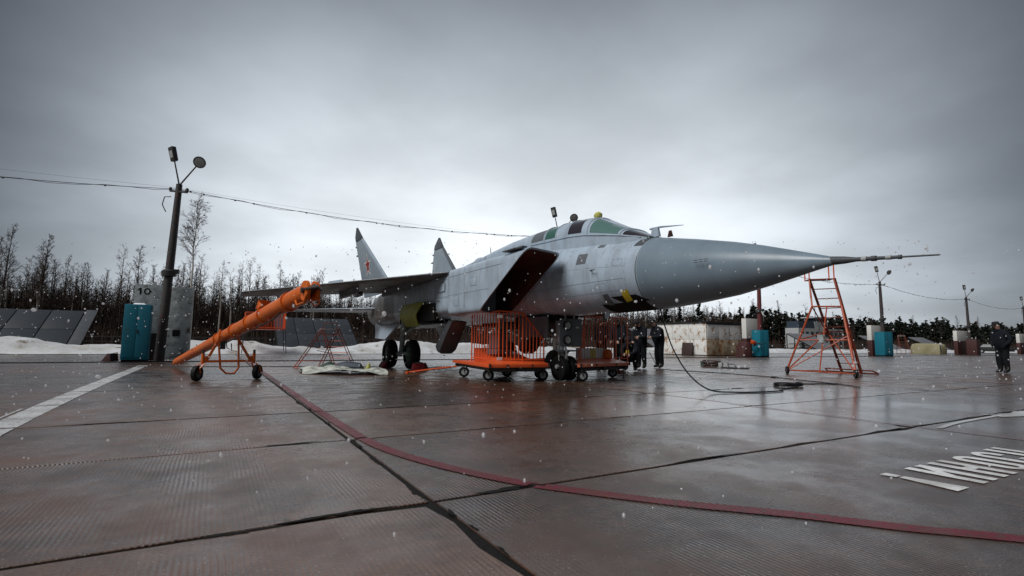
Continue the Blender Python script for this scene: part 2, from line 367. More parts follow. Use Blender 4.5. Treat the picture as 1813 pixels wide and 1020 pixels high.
M['line_white'] = road_paint('worn_white_line', (.66, .67, .67), .56)
M['line_red'] = road_paint('worn_red_line', (.14, .003, .017), .535, .35)
M['line_red2'] = road_paint('worn_dark_red_line', (.13, .012, .02), .55)
M['text_white'] = road_paint('white_stencil_paint', (.85, .85, .84), .60)
M['tar'] = mat('joint_tar', (.008, .0075, .007), .75, (.014, .013, .012), 6, .7, bump=.3, bscale=30, spec=.15)
M['dirt'] = mat('wet_dirt', (.055, .042, .034), .5, (.03, .024, .02), 1.5, .9, bump=.3, bscale=9, col3=(.30, .28, .26), thr3=.66, scale3=.7)
# =================================================================== THE SETTING
def in_frame(x, y, z=0., pad=120):
    d = Vector((x, y, z - H_CAM)); q = Vector((dirX*d.x + dirY*d.y + dirZ*d.z))
    if q.z > -0.3: return False, 0
    px = 906.5 + FPX*q.x/-q.z; py = 510 - FPX*q.y/-q.z
    return (-pad < px < 1813+pad and -pad < py < 1020+pad), -q.z
def vnoise(x, y, seed=0):
    def h(i, j):
        k = (i*374761393 + j*668265263 + seed*974711) & 0xffffffff
        k = ((k ^ (k >> 13))*1274126177) & 0xffffffff
        return ((k ^ (k >> 16)) & 0xffff)/65535.
    i, j = math.floor(x), math.floor(y); fx, fy = x-i, y-j
    fx = fx*fx*(3-2*fx); fy = fy*fy*(3-2*fy)
    return (h(i, j)*(1-fx)+h(i+1, j)*fx)*(1-fy) + (h(i, j+1)*(1-fx)+h(i+1, j+1)*fx)*fy
# terrain sheet to the horizon
g = MB(); g.quad((-900, -300, -.09), (1500, -300, -.09), (1500, 1700, -.09), (-900, 1700, -.09))
tag(g.build('terrain', M['grass']), kind='structure')
# apron: dark joint bed with the slabs on it
SX, SY, X0, Y0, JW = 5.87, 2.05, 1.12, 2.80, .030
g = MB(); g.box((70, 14, -.035), (280, 46, .05)); apron = tag(g.build('apron', M['tar']), kind='structure')
rs = random.Random(3)
cells = []; hidden = []
for j in range(-9, 24):
    for i in range(-4, 11):
        cx, cy = X0 + (j+.5)*SX, Y0 + (i+.5)*SY
        if Y0+(i+1)*SY > 24.4: continue
        vis = [in_frame(cx+a*SX/2, cy+b*SY/2) for a in (-1, -.5, 0, .5, 1) for b in (-1, 0, 1)]
        d = [k for v, k in vis if v]
        if d: cells.append((min(d), i, j, cx, cy))
        else: hidden.append((cx, cy))
cells.sort()
def slab_into(mb, cx, cy, z, r):
    w, l, k, c = SX-JW, SY-JW, .022, .008
    # a slab with slightly ragged, rounded arrises
    nx, ny = 16, 6; top = []
    per = [(-w/2 + w*a/nx, -l/2) for a in range(nx)] + [(w/2, -l/2 + l*a/ny) for a in range(ny)] + [(w/2 - w*a/nx, l/2) for a in range(nx)] + [(-w/2, l/2 - l*a/ny) for a in range(ny)]
    jag = [(r.uniform(0, .006) + (r.uniform(.012, .045) if r.random() < .10 else 0)) for _ in per]
    def ring(ins, zz): return [(cx + x*(1-2*(ins+g_)/w), cy + y*(1-2*(ins+g_)/l), zz) for (x, y), g_ in zip(per, jag)]
    a, b, cc = ring(0, z-.03), ring(0, z-.004), ring(.004, z)
    mb.loft([a, b, cc], caps=False)
    n = len(per); b0 = len(mb.v)-n
    mb.f.append(list(range(b0, b0+n))); mb.m.append(0)
far = MB(); r_ = random.Random(8)
for k, (d, i, j, cx, cy) in enumerate(cells):
    z = -r_.uniform(0, .004)
    if k < 290:
        s = MB(); slab_into(s, cx, cy, z, r_); s.build('slab', M['slab'], apron, smooth=False)
    else: slab_into(far, cx, cy, z, r_)
for cx, cy in hidden: slab_into(far, cx, cy, -r_.uniform(0, .004), r_)
# the strip beyond the drain line, cast in longer bays
for j in range(-9, 24):
    for i in range(5):
        slab_ = (X0 + (j+.5)*SX*1.0, 25.4 + i*2.05)
        slab_into(far, slab_[0], slab_[1], -.003, r_)
tag(far.build('far_slab', M['slab'], apron, smooth=False), kind='stuff')
# drain / dirt strip where the cabinets stand
g = MB()
xs = [-14 + k*.5 for k in range(290)]
ra = [(x, 24.18 - .12*vnoise(x*1.3, 0, 4), .004) for x in xs]; rb = [(x, 24.42 + .5*vnoise(x*.7, 3, 5)**2, .004) for x in xs]
g.loft([ra, rb], caps=False, closed=False)
tag(g.build('drain_strip', M['dirt'], smooth=False), kind='structure')
# tar patches and broken joints
def blob(mb, c, rx, ry, z, seed, rot=0, crumbs=0):
    r = random.Random(seed); n = 40; ph = [r.uniform(0, 6.28) for _ in range(5)]
    def one(cx, cy, ax, ay, n, rough):
        pts = []
        for k in range(n):
            a = 2*pi*k/n; q = .75 + rough*(.22*sin(2*a+ph[0]) + .16*sin(3*a+ph[1]) + .12*sin(5*a+ph[2]) + .09*sin(9*a+ph[3]) + r.uniform(-.09, .09))
            x, y = ax*q*cos(a), ay*q*sin(a)
            pts.append((cx+x*cos(rot)-y*sin(rot), cy+x*sin(rot)+y*cos(rot), z))
        b = len(mb.v); mb.v += pts; mb.f.append(list(range(b, b+n))); mb.m.append(0)
    one(c[0], c[1], rx, ry, n, 1.0)
    for k in range(crumbs):
        a = r.uniform(0, 6.28); d = r.uniform(.75, 1.9); s = r.uniform(.06, .22)*min(rx, ry)
        one(c[0]+rx*d*cos(a), c[1]+ry*d*sin(a), s*r.uniform(1, 2), s, 9, 1.6)
for k, (x, y, rx, ry, rt) in enumerate([(1.10, 3.05, .05, .13, 0), (1.14, 2.57, .026, .07, 0), (1.60, 2.82, .20, .055, 0), (.62, 2.83, .22, .045, 0), (.16, 2.79, .13, .04, 0), (1.15, 2.33, .02, .04, 0),
                                 (.62, 4.87, .28, .05, 0), (1.12, 4.55, .05, .12, 0), (1.12, 5.9, .04, .10, 0), (1.12, 7.2, .05, .10, 0), (1.1, 3.9, .03, .12, 0), (2.6, 4.84, .3, .03, 0), (3.5, 2.83, .3, .022, 0),
                                 (6.87, 2.9, .06, .12, 0), (6.5, 2.82, .2, .03, 0), (4.6, 2.80, .2, .02, 0), (-.9, 6.9, .35, .05, 0), (9.6, 2.8, .5, .05, 0), (6.87, 7.0, .05, .12, 0), (9.4, 6.92, .35, .08, 0), (8.7, 6.86, .2, .05, 0),
                                 (-1.7, 4.86, .25, .03, 0), (1.14, 2.02, .018, .05, .1), (2.2, 6.92, .4, .03, 0), (12.8, 4.9, .08, .2, 0)]):
    b = MB(); blob(b, (x, y), rx*(1.25 if rx > ry else .6), ry*(1.25 if ry > rx else .7), .0015, k, 0, 9); b.build('tar_patch', M['tar'], apron, smooth=False)
# painted lines (segments that stop at the joints)
def ok_joint(x, y):
    fx = (x - X0) % SX; fy = (y - Y0) % SY
    return min(fx, SX-fx) > .026 and min(fy, SY-fy) > .026
def strip(name, pts, w, m, step=.05, z=.0035):
    P = [Vector((*p, 0)) for p in pts]; dense = []
    for a, b, c, d in zip([P[0]]+P[:-2], P[:-1], P[1:], P[2:]+[P[-1]]):
        k = max(1, int((c-b).length/step))
        for t in range(k):
            s = t/k
            dense.append(.5*((2*b) + (c-a)*s + (2*a-5*b+4*c-d)*s*s + (-a+3*b-3*c+d)*s**3))
    dense.append(P[-1]); mb = MB()
    for a, b in zip(dense, dense[1:]):
        d = (b-a).normalized(); q = Vector((-d.y, d.x, 0))*w/2*(1+.10*(vnoise(a.x*9, a.y*9, 31)-.5)); mid = (a+b)/2
        for s0, s1 in ((-1, -.5), (-.5, 0), (0, .5), (.5, 1)):
            cc = mid + q*(s0+s1)/2
            if not ok_joint(cc.x, cc.y): continue
            zz = Vector((0, 0, z)); mb.quad(a+q*s0+zz, a+q*s1+zz, b+q*s1+zz, b+q*s0+zz)
    o = mb.build(name, m, smooth=False); return o
tag(strip('white_line', [(-1.45, -1.0), (-1.60, 4.0), (-1.78, 7.0), (-1.90, 12), (-1.96, 20.6)], .27, M['line_white']), kind='structure')
tag(strip('thin_white_line', [(-1.90, 6.3), (-1.985, 7.6), (-2.03, 8.7)], .03, M['line_white']), kind='structure')
tag(strip('red_guide_line', [(1.22, 24.0), (1.21, 13.6), (1.21, 8.1), (1.215, 6.6), (1.23, 5.44), (1.28, 4.40), (1.47, 3.60), (1.74, 2.94), (2.02, 2.52), (2.36, 2.09), (2.74, 1.68), (3.05, 1.29), (3.37, .95), (3.9, .3)], .112, M['line_red']), kind='structure')
tag(strip('dark_red_line', [(6.955, 5.2), (6.955, 3.4), (6.96, 1.2)], .09, M['line_red2']), kind='structure')
tag(strip('far_red_line', [(17.0, 8.4), (17.6, 3.6)], .1, M['line_red2']), kind='structure')
for pts, w in (([(9.0, 2.76), (9.6, 2.62), (10.1, 2.72)], .25), ([(7.05, 2.62), (7.8, 2.70), (9.0, 2.72)], .06), ([(7.9, 1.9), (8.6, 1.85)], .16)):
    tag(strip('worn_marking', pts, w, M['line_white']), kind='structure')
# stencilled word on the concrete, its foot towards the aircraft, read from the far side
# local frame: u runs along +X (towards the right of the photograph), v along -Y (towards the camera)
TX, TY, TH = 4.11, 1.895, .455
def tp(u, v): return (TX + u, TY - v*TH, .004)
def letter(name, polys):
    mb = MB()
    for p in polys: 
        n = len(p); b = len(mb.v); mb.v += [tp(*q) for q in p]; mb.f.append(list(range(b, b+n))); mb.m.append(0)
    return mb.build(name, M['text_white'], txt, smooth=False)
txt = tag(bpy.data.objects.new('apron_lettering', None), kind='structure'); COL.objects.link(txt)
letter('exclamation_mark', [[(0, .0), (.095, .0), (.10, .20), (.025, .20)], [(.03, .24), (.105, .24), (.155, .985), (-.02, .985)]])
def arc(cu, cv, ru, rv, a0, a1, t, tv, n=12):     # ring piece as quads
    out = []
    for k in range(n):
        a, b = a0+(a1-a0)*k/n, a0+(a1-a0)*(k+1)/n
        out.append([(cu+ru*cos(a), cv+rv*sin(a)), (cu+ru*cos(b), cv+rv*sin(b)), (cu+(ru-t)*cos(b), cv+(rv-tv)*sin(b)), (cu+(ru-t)*cos(a), cv+(rv-tv)*sin(a))])
    return out
sw = .09
def stem(u): return [(u, 0), (u+sw, 0), (u+sw, 1), (u, 1)]
letter('letter', [stem(.36), stem(.53), [(.36+sw, .36), (.53, .10), (.53, .36), (.36+sw, .62)]])
letter('letter', [stem(.72), stem(.89), [(.72+sw, .42), (.89, .42), (.89, .58), (.72+sw, .58)]])
letter('letter', [[(1.09, .25), (1.09+sw, .25), (1.09+sw, .75), (1.09, .75)], [(1.26, .25), (1.26+sw, .25), (1.26+sw, .75), (1.26, .75)]] + arc(1.22, .75, .13, .25, 0, pi, sw, .12) + arc(1.22, .25, .13, .25, pi, 2*pi, sw, .12))
letter('letter', [[(1.45, .25), (1.45+sw, .25), (1.45+sw, .75), (1.45, .75)], [(1.62, .25), (1.62+sw, .25), (1.62+sw, .38), (1.62, .38)], [(1.62, .62), (1.62+sw, .62), (1.62+sw, .75), (1.62, .75)]] + arc(1.58, .75, .13, .25, 0, pi, sw, .12) + arc(1.58, .25, .13, .25, pi, 2*pi, sw, .12))
letter('letter', [stem(1.81), stem(1.98), [(1.81+sw, .86), (1.98, .86), (1.98, 1), (1.81+sw, 1)]])
# snow banks beyond the apron
RID = [(-60, .75), (-14, .8), (-10, .82), (-8, .62), (-5, .42), (-3, .5), (-1.4, .78), (1, .80), (2.4, .70), (4, .36), (7, .26), (10, .60), (13, .85), (17, .80), (22, .5), (30, .42), (60, .36), (90, .34), (140, .3)]
def bank(x, y):
    r = lerp_table(RID, x)[0]
    n = vnoise(x*.55, y*.55, 1)*.6 + vnoise(x*1.9, y*1.9, 2)*.30 + vnoise(x*5, y*5, 3)*.20
    prof = max(0, min(1, (y-35.6)/2.6)); prof = prof*prof*(3-2*prof)
    back = max(0, min(1, (58-y)/18)); 
    return -.05 + prof*(.12 + r*(.30 + .85*n)*exp(-((y-38.6)/2.4)**2 if y > 38.6 else 0) + .10*n*back)
g = MB(); rings = []
ys = [35.2 + k*.25 for k in range(28)] + [42.5 + k*1.2 for k in range(16)]
xs = [-34 + k*.35 for k in range(int(100/.35))] + [66 + k*1.2 for k in range(75)]
for y in ys: rings.append([(x, y + .5*(vnoise(x*.35, 1, 9)-.5)*(1 if y < 37 else 0), bank(x, y)) for x in xs])
g.loft(rings, caps=False, closed=False)
tag(g.build('snow_bank', M['snow'], sharp=180), kind='structure')
# patchy snow further back
g = MB()
rr = random.Random(5)
for k in range(90):
    x, y = rr.uniform(-40, 190), rr.uniform(60, 95)
    blob(g, (x, y), rr.uniform(1.5, 6), rr.uniform(.6, 2), -.06, k)
tag(g.build('snow_patch', M['snow'], smooth=False), kind='stuff')
# =================================================================== TREES
def branchy(seed, h, dense=1.0, birch=False, lean=.02, crown0=.38, wide=1.0):
    r = random.Random(seed); tr = MB(); cr = MB()
    n = 9; pts = []; x = y = 0
    for k in range(n+1):
        t = k/n; pts.append(Vector((x, y, h*t))); x += r.gauss(lean, .02)*h/n*1.5; y += r.gauss(0, .02)*h/n*1.5
    r0 = .013*h + .02
    tr.path(pts, [max(.014, r0*(1-.93*k/n)) for k in range(n+1)], 6)
    def at(t):
        k = min(n-1, int(t*n)); f = t*n-k; return pts[k].lerp(pts[k+1], f)
    nb = int(42*dense)
    for k in range(nb):
        t = crown0 + (1-crown0)*((k+r.random())/nb)*.985
        p = at(t); a = r.uniform(0, 2*pi); up = r.uniform(.9, 2.1)
        ln = h*wide*(.075 + .17*(1-t)**.8)*r.uniform(.6, 1.3)
        d = Vector((cos(a), sin(a), up)).normalized()
        q = [p]; dd = d.copy()
        for s in range(3):
            dd = (dd + Vector((r.gauss(0, .20), r.gauss(0, .20), -.05 if birch else .12))).normalized(); q.append(q[-1] + dd*ln/3)
        rb = max(.012, r0*.30*(1-t)+.008)
        cr.path(q, [rb, rb*.75, rb*.5, .008], 3, caps=False)
        for s in range(int(6*dense)):
            u = r.uniform(.25, 1.0); i = min(2, int(u*3)); b = q[i].lerp(q[i+1], u*3-i if u < 1 else 1)
            e = (dd + Vector((r.gauss(0, .6), r.gauss(0, .6), r.gauss(.05, .45)))).normalized()
            l2 = ln*r.uniform(.22, .5); c1 = b + e*l2*.5; c2 = c1 + (e + Vector((r.gauss(0, .3), r.gauss(0, .3), -.1 if birch else .1))).normalized()*l2*.5
            cr.path([b, c1, c2], [.014, .012, .009], 3, caps=False)
            for w in range(3):
                f = b.lerp(c2, r.uniform(.3, 1)); e2 = (e + Vector((r.gauss(0, .8), r.gauss(0, .8), r.gauss(-.1 if birch else .1, .5)))).normalized()
                cr.path([f, f + e2*l2*r.uniform(.4, .8)], [.011, .008], 3, caps=False)
    return tr, cr
def tree_proto(name, seed, h, bark, label, cat, group, **kw):
    root = thing(name, label, cat, (0, 0, 0), group)
    a, b = branchy(seed, h, **kw)
    a.build('trunk', bark, root); b.build('crown', M['twig'], root, smooth=False)
    return root
def pine_proto(name, seed, h, wide, label, group, c0=.25):
    r = random.Random(seed); root = thing(name, label, 'tree', (0, 0, 0), group)
    t = MB(); t.path([(0, 0, 0), (.05, 0, h*.5), (0, .04, h*.97)], [.014*h, .010*h, .02], 6); t.build('trunk', M['pinebark'], root)
    c = MB()
    for k in range(46):
        u = c0 + (1-c0)*(k+r.random())/46; z = h*u
        ln = h*wide*(.05 + .30*(1-u)**.8)*r.uniform(.45, 1.2); a = r.uniform(0, 2*pi); droop = r.uniform(-.25, .35)
        d = Vector((cos(a), sin(a), droop)); p = Vector((0, 0, z)); e = p + d*ln
        c.path([p, e], [.03, .012], 3, m=1, caps=False)
        for w in range(26):
            f = p.lerp(e, r.uniform(.25, 1.05)) + Vector((r.gauss(0, .16), r.gauss(0, .16), r.gauss(.05, .13)))*ln*.8
            s = h*.020*r.uniform(.6, 1.5); nx = Vector((r.gauss(0, 1), r.gauss(0, 1), r.gauss(0, .6))).normalized(); ny = nx.cross(Vector((r.gauss(0, .4), r.gauss(0, .4), 1))).normalized()
            c.quad(f-nx*s-ny*s*.5, f+nx*s-ny*s*.5, f+nx*s*.8+ny*s*.6, f-nx*s*.8+ny*s*.6)
    c.build('crown', [M['needle'], M['bark']], root, smooth=False)
    return root
GB = 'bare trees at the forest edge'; GP = 'dark pines at the forest edge'
LB = 'bare leafless tree in the dense brown forest edge beyond the snow'
LW = 'bare tree with a pale birch trunk in the forest edge beyond the snow'
LP = 'dark evergreen pine in the forest edge beyond the apron'
bare = [tree_proto('bare_tree', 10+k, 12.5, M['bark'], LB, 'tree', GB, dense=d, crown0=c, wide=w) for k, (d, c, w) in enumerate([(.9, .35, .8), (1.0, .42, .6), (.8, .3, .9), (.9, .5, .7)])]
birches = [tree_proto('bare_birch', 30+k, 13.0, M['birch'], LW, 'tree', GB+' with pale trunks', dense=d, crown0=.42, wide=.7, birch=True) for k, d in enumerate((.8, .9))]
pines = [pine_proto('pine_tree', 50+k, 12, w, LP, GP, c0) for k, (w, c0) in enumerate([(.62, .18), (.8, .35), (.5, .12)])]
used = {}
def plant(p, x, y, s, sz=None):
    if p.name not in used: used[p.name] = 1; o = p
    else: o = copy_tree(p)
    o.location = (x, y, -.1); o.rotation_euler = (0, 0, rt.uniform(0, 6.28)); o.scale = (s, s, sz or s)
    return o
rt = random.Random(21)
spots = []
for k in range(112):                                    # left: bare wood, 100 m off
    spots.append((rt.uniform(-33, 22), 97 + abs(rt.gauss(0, 9)), 'b' if rt.random() < .55 else 'w', rt.uniform(.78, 1.10)))
for k in range(34): spots.append((rt.uniform(22, 66), 97 + abs(rt.gauss(0, 8)), 'b' if rt.random() < .75 else 'w', rt.uniform(.7, 1.0)))
for k in range(50):                                     # middle right: brown wood mixed with pines
    x = rt.uniform(95, 172); spots.append((x, 97 + abs(rt.gauss(0, 8)), 'p' if rt.random() < .25 + max(0, (x-135)/90) else ('b' if rt.random() < .6 else 'w'), rt.uniform(.75, 1.1)))
for k in range(12): spots.append((rt.uniform(150, 182), rt.uniform(78, 84), 'b', rt.uniform(.4, .62)))
for k in range(84):
    x = 172 + 230*rt.random()**1.2; spots.append((x, 98 + abs(rt.gauss(0, 10)), 'p' if rt.random() < .75 else 'b', rt.uniform(.62, 1.22)*(1 if x > 230 else .8)))
for x, y, kd, s in spots:
    pool = {'b': bare, 'w': birches, 'p': pines}[kd]
    plant(pool[rt.randrange(len(pool))], x, y, s, s*rt.uniform(.9, 1.15))
# standout trees
for (x, y, s, pr, lb) in [(-25.6, 95, 1.28, 0, 'tall bare tree standing above the wood at the far left'), (-21.6, 95, 1.22, 1, 'slim tall bare tree rising from the wood behind the left blast shield'),
                          (-10.5, 95, 1.16, 3, 'bare tree with a tufted top rising between the left shield and the teal cabinet'), (4.5, 95, 1.12, 2, 'broad bare tree rising beyond the orange platform rails')]:
    o = plant(bare[pr], x, y, s); o['label'] = lb; o.pop('group', None) if hasattr(o, 'pop') else None
    if 'group' in o: del o['group']
root = thing('birch_tree', 'lone tall white birch with a bare drooping crown behind the weathered panel', 'tree', (-2.15, 55, -.05))
a, b = branchy(77, 13.6, 1.0, True, -.004, .60, .95)
for q in (a, b): q.v = [(x*.9-2.15, y*.9+55, z-.05) for x, y, z in q.v]
a.build('trunk', M['birch'], root); b.build('crown', M['twig'], root, smooth=False)
# the mass of the wood behind the first rows: thin stems and twigs nobody could count
vs = []; fs = []; rw = random.Random(4)
def sliver(a, b, w):
    d = (b-a); q = d.cross(Vector((rw.gauss(0, 1), rw.gauss(0, 1), rw.gauss(0, 1)))).normalized()*w; k = len(vs)
    vs.extend([a-q, a+q, b]); fs.append((k, k+1, k+2))
for k in range(7400):
    x = rw.uniform(-38, 30) if k < 3600 else rw.uniform(30, 66) if k < 4400 else rw.uniform(84, 190) if k < 6600 else rw.uniform(190, 420)
    y = rw.uniform(101, 150); h = rw.uniform(7, 11.5)*(1 if x < 80 else 1.12 if x < 190 else .85); p = Vector((x, y, -.1)); e = p + Vector((rw.gauss(0, .4), rw.gauss(0, .4), h))
    kx = 2.3 if x > 80 else 1.35; w = rw.uniform(.05, .12); sliver(p, e, w); sliver(p, e, w)
    for j in range(28):
        t = rw.uniform(.25, .97); a = p.lerp(e, t); ang = rw.uniform(0, 6.28); l = h*.17*(1.15-t)*rw.uniform(.5, 1.4)
        d = Vector((cos(ang), sin(ang), rw.uniform(.5, 1.5))).normalized(); b = a + d*l; sliver(a, b, .03*kx)
        for q in range(2): c = a.lerp(b, rw.uniform(.3, .9)); sliver(c, c + (d + Vector((rw.gauss(0, .6), rw.gauss(0, .6), .2))).normalized()*l*.5, .022*kx)
for k in range(30000):                                   # undergrowth
    x = rw.uniform(-42, 66) if k < 15000 else rw.uniform(80, 420); y = rw.uniform(93, 118)
    p = Vector((x, y, -.1)); e = p + Vector((rw.gauss(0, .5), rw.gauss(0, .5), rw.uniform(.8, 4.6))); sliver(p, e, .05 if x < 80 else .09)
    c = p.lerp(e, .5); sliver(c, c + Vector((rw.gauss(0, .6), rw.gauss(0, .6), rw.uniform(.4, 1.2))), .03)
me = bpy.data.meshes.new('forest_mass'); me.from_pydata(vs, [], fs); me.materials.append(M['twig'])
o = bpy.data.objects.new('forest_mass', me); COL.objects.link(o); tag(o, 'brown mass of stems and twigs filling the wood behind its edge', 'forest', kind='stuff')
# pine mass to the right
vs = []; fs = []
for k in range(1500):
    x = 150 + 300*rw.random(); y = rw.uniform(100, 140); h = rw.uniform(7.5, 12.5)
    for j in range(64):
        t = rw.uniform(.1, 1); rr_ = h*.2*(1.08-t)*sqrt(rw.random()); a = rw.uniform(0, 6.28); f = Vector((x+rr_*cos(a), y+rr_*sin(a), h*t)); s = rw.uniform(.3, .75)
        u = Vector((rw.gauss(0, 1), rw.gauss(0, 1), rw.gauss(0, .6))).normalized()*s; w_ = u.cross(Vector((rw.gauss(0, .5), rw.gauss(0, .5), 1))).normalized()*s*.7; b = len(vs)
        vs.extend([f-u-w_, f+u-w_, f+u+w_, f-u+w_]); fs.append((b, b+1, b+2, b+3))
me = bpy.data.meshes.new('pine_mass'); me.from_pydata(vs, [], fs); me.materials.append(M['needle'])
o = bpy.data.objects.new('pine_mass', me); COL.objects.link(o); tag(o, 'dark mass of evergreens filling the wood at the right', 'forest', kind='stuff')
# =================================================================== THE AIRCRAFT
XC = 7.3
jet = thing('fighter_jet', 'large grey twin-finned fighter jet parked on the wet apron with a long pointed nose', 'jet', (XC, 9.8, 0))
FUS = [(6.86, .69, 2.935, 1.555, 2.25, 2.0, 2.0), (7.5, .73, 3.0, 1.545, 2.27, 2.1, 2.1), (8.3, .77, 3.08, 1.54, 2.3, 2.3, 2.3), (9.5, .80, 3.18, 1.54, 2.3, 2.5, 2.5), (11, .82, 3.3, 1.56, 2.3, 2.6, 2.7), (12.9, .85, 3.4, 1.58, 2.3, 2.6, 2.8)]
def spow(v, e): return math.copysign(abs(v)**e, v)
def F(Y, th, off=0):
    hw, zt, zb, zc, n1, n2 = lerp_table(FUS, Y); s, c = sin(th), cos(th); n = n1 if c >= 0 else n2
    hw += off
    return Vector((XC - hw*spow(s, 2/n), Y, zc + ((zt-zc+off) if c >= 0 else (zc-zb+off))*spow(c, 2/n)))
NR = 48
mb = MB(); mb.loft([[F(y, 2*pi*k/NR) for k in range(NR)] for y in (6.86, 7.1, 7.5, 7.9, 8.3, 8.9, 9.5, 10.2, 11, 12, 12.9)], caps=True)
mb.build('fuselage', M['jet'], jet)
# radome
RD = [(6.88, 2.935, 1.555), (6.45, 2.845, 1.585), (6.0, 2.752, 1.622), (5.3, 2.59, 1.70), (4.8, 2.452, 1.792), (4.38, 2.32, 1.880), (4.0, 2.198, 1.962), (3.76, 2.12, 2.010), (3.64, 2.085, 2.04)]
mb = MB(); mb.loft([[(XC + (a-b)/2*sin(2*pi*k/NR), y, (a+b)/2 + (a-b)/2*cos(2*pi*k/NR)) for k in range(NR)] for y, a, b in RD])
rad = mb.build('radome', M['radome'], jet, sharp=60)
mb = MB(); mb.lathe((XC, 6.885, 2.245), (0, -1, 0), [(-.012, .694), (.012, .694), (.016, .688), (-.016, .690), (-.012, .694)], NR, caps=False); mb.build('seam_ring', M['jet_panel'], rad)
mb = MB()
for dz in (0, .035):
    for k in range(3): mb.box((XC-.565+.012*k, 5.62-.09*k, 2.27-dz), (.006, .07, .008))
mb.build('stencil', M['redbrown'], rad, smooth=False)
d = Vector((0, 2.57-3.66, 1.985-2.065)).normalized(); p0 = Vector((XC, 3.80, 2.07))
mb = MB(); mb.lathe(p0, d, [(0, .062), (.18, .05), (.32, .03), (.50, .028), (.505, .036), (.56, .036), (.565, .024), (.80, .022), (.805, .028), (.84, .028), (.845, .012), (1.22, .010), (1.235, .002)], 14)
bm_ = mb.build('pitot_boom', M['jet_dark'], jet)
for t, r in ((.42, .033), (.70, .027)):
    mb = MB(); mb.lathe(p0 + d*t, d, [(-.03, r-.002), (-.03, r), (.03, r), (.03, r-.002)], 14); mb.build('boom_band', M['hub'], bm_)
# surface patches following the skin
def patch(name, m, y0, y1, t0, t1, off=.004, parent=jet, n=8, slant=0.):
    mb = MB(); A = []; B = []
    for i in range(n+1):
        rowA = []
        for j in range(n+1):
            th = radians(t0 + (t1-t0)*j/n); y = y0 + (y1-y0)*i/n + slant*(j/n-.5)
            rowA.append(F(y, th, off))
        A.append(rowA)
    mb.loft(A, caps=False, closed=False)
    return mb.build(name, m, parent, sharp=80)
patch('access_panel', M['jet_panel'], 8.28, 8.58, 57, 75)
patch('access_panel', M['jet_panel'], 7.93, 8.12, 22, 44)
patch('dark_band', M['jet_dark'], 6.89, 7.10, 8, 46); patch('dark_band', M['jet_dark'], 6.89, 7.10, -46, -8)
patch('antenna_panel', M['black'], 6.90, 8.05, 142, 180)
patch('antenna_panel', M['black'], 6.90, 7.55, 128, 142.5, slant=-.25)
for y in (7.16, 7.62, 8.9, 9.9, 10.6):
    patch('panel_seam', M['seam'], y, y+.007, 14, 168, .0015, n=14)
for t in (82,): patch('panel_seam', M['seam'], 7.16, 12.0, t, t+.35, .0012, n=14)
for (y0, y1, t0, t1) in ((8.9, 9.4, 84, 100), (7.7, 8.0, 104, 118), (9.95, 10.5, 66, 80), (7.25, 7.5, 70, 80)):
    for (a, b, c, d) in ((y0, y1, t0, t0+.35), (y0, y1, t1, t1+.35), (y0, y0+.006, t0, t1), (y1, y1+.006, t0, t1)): patch('hatch_seam', M['seam'], a, b, c, d, .0012, n=4)
for t in (100, 118): patch('panel_seam', M['seam'], 7.2, 10.6, t, t+.45, .0015, n=10)
mb = MB(); pts = [F(7.34, radians(a), .012) for a in (120, 128, 136, 141)]; pt2 = [F(7.16, radians(a-3), .012) for a in (120, 128, 136, 141)]
mb.loft([pts, pt2], caps=False, closed=False)
tag(mb.build('yellow_tag', M['yellow'], jet), 'yellow cloth flag hanging under the nose')
mb = MB(); pts = [F(7.86, radians(a), .012) for a in (122, 130, 138, 145)]; pt2 = [F(7.70, radians(a-1), .012) for a in (122, 130, 138, 145)]
mb.loft([pts, pt2], caps=False, closed=False); mb.build('grey_tag', M['jet_panel'], jet)
mb = MB(); a = F(8.05, radians(86), 0); mb.path([a, a+Vector((-.06, -.02, 0)), a+Vector((-.07, -.18, 0))], [.014, .014, .008], 8); mb.build('side_probe', M['jet_dark'], jet)
# air data vanes ahead of the windscreen
mb = MB(); mb.box((XC-.05, 6.98, 3.04), (.06, .22, .17), taper=.7); mb.path([(XC-.05, 7.12, 3.135), (XC-.05, 6.85, 3.13), (XC-.05, 6.30, 3.06)], [.022, .020, .006], 8)
mb.build('air_data_probe', M['jet'], jet)
mb = MB(); mb.box((XC+.10, 6.75, 3.0), (.03, .12, .12), taper=.5); mb.build('red_cover', M['redbrown'], jet)
# canopy
CAN = [(7.0, 2.97, 2.93, .27), (7.22, 3.07, 2.975, .36), (7.5, 3.19, 3.035, .42), (7.62, 3.245, 3.06, .435), (8.0, 3.41, 3.13, .465), (8.45, 3.62, 3.205, .49), (8.62, 3.685, 3.235, .50), (8.72, 3.70, 3.245, .505), (9.2, 3.735, 3.29, .515), (9.30, 3.74, 3.295, .515), (9.62, 3.75, 3.30, .52), (9.70, 3.75, 3.305, .52),
       (10.12, 3.755, 3.32, .52), (10.2, 3.755, 3.325, .52), (10.75, 3.75, 3.345, .52), (11.2, 3.74, 3.36, .515), (12, 3.71, 3.40, .50), (13, 3.62, 3.42, .45), (14, 3.51, 3.40, .40), (16, 3.34, 3.28, .34), (18, 3.18, 3.12, .30), (20.5, 2.98, 2.9, .25)]
NA = 36
def canopy_pt(y, k, off=0):
    zt, zs, hw = lerp_table(CAN, y); a = -pi/2 + pi*k/NA
    return Vector((XC + (hw+off)*spow(sin(a), .92), y, zs + (zt-zs+off)*abs(cos(a))**.85))
panes = {(7.0, 7.22): 'smoked', (7.22, 7.5): 'smoked', (7.62, 8.0): 'glass', (8.0, 8.45): 'glass', (8.72, 9.2): 'smoked', (9.70, 10.12): 'glass', (10.2, 10.75): 'grey'}
hull = MB(); pans = {}
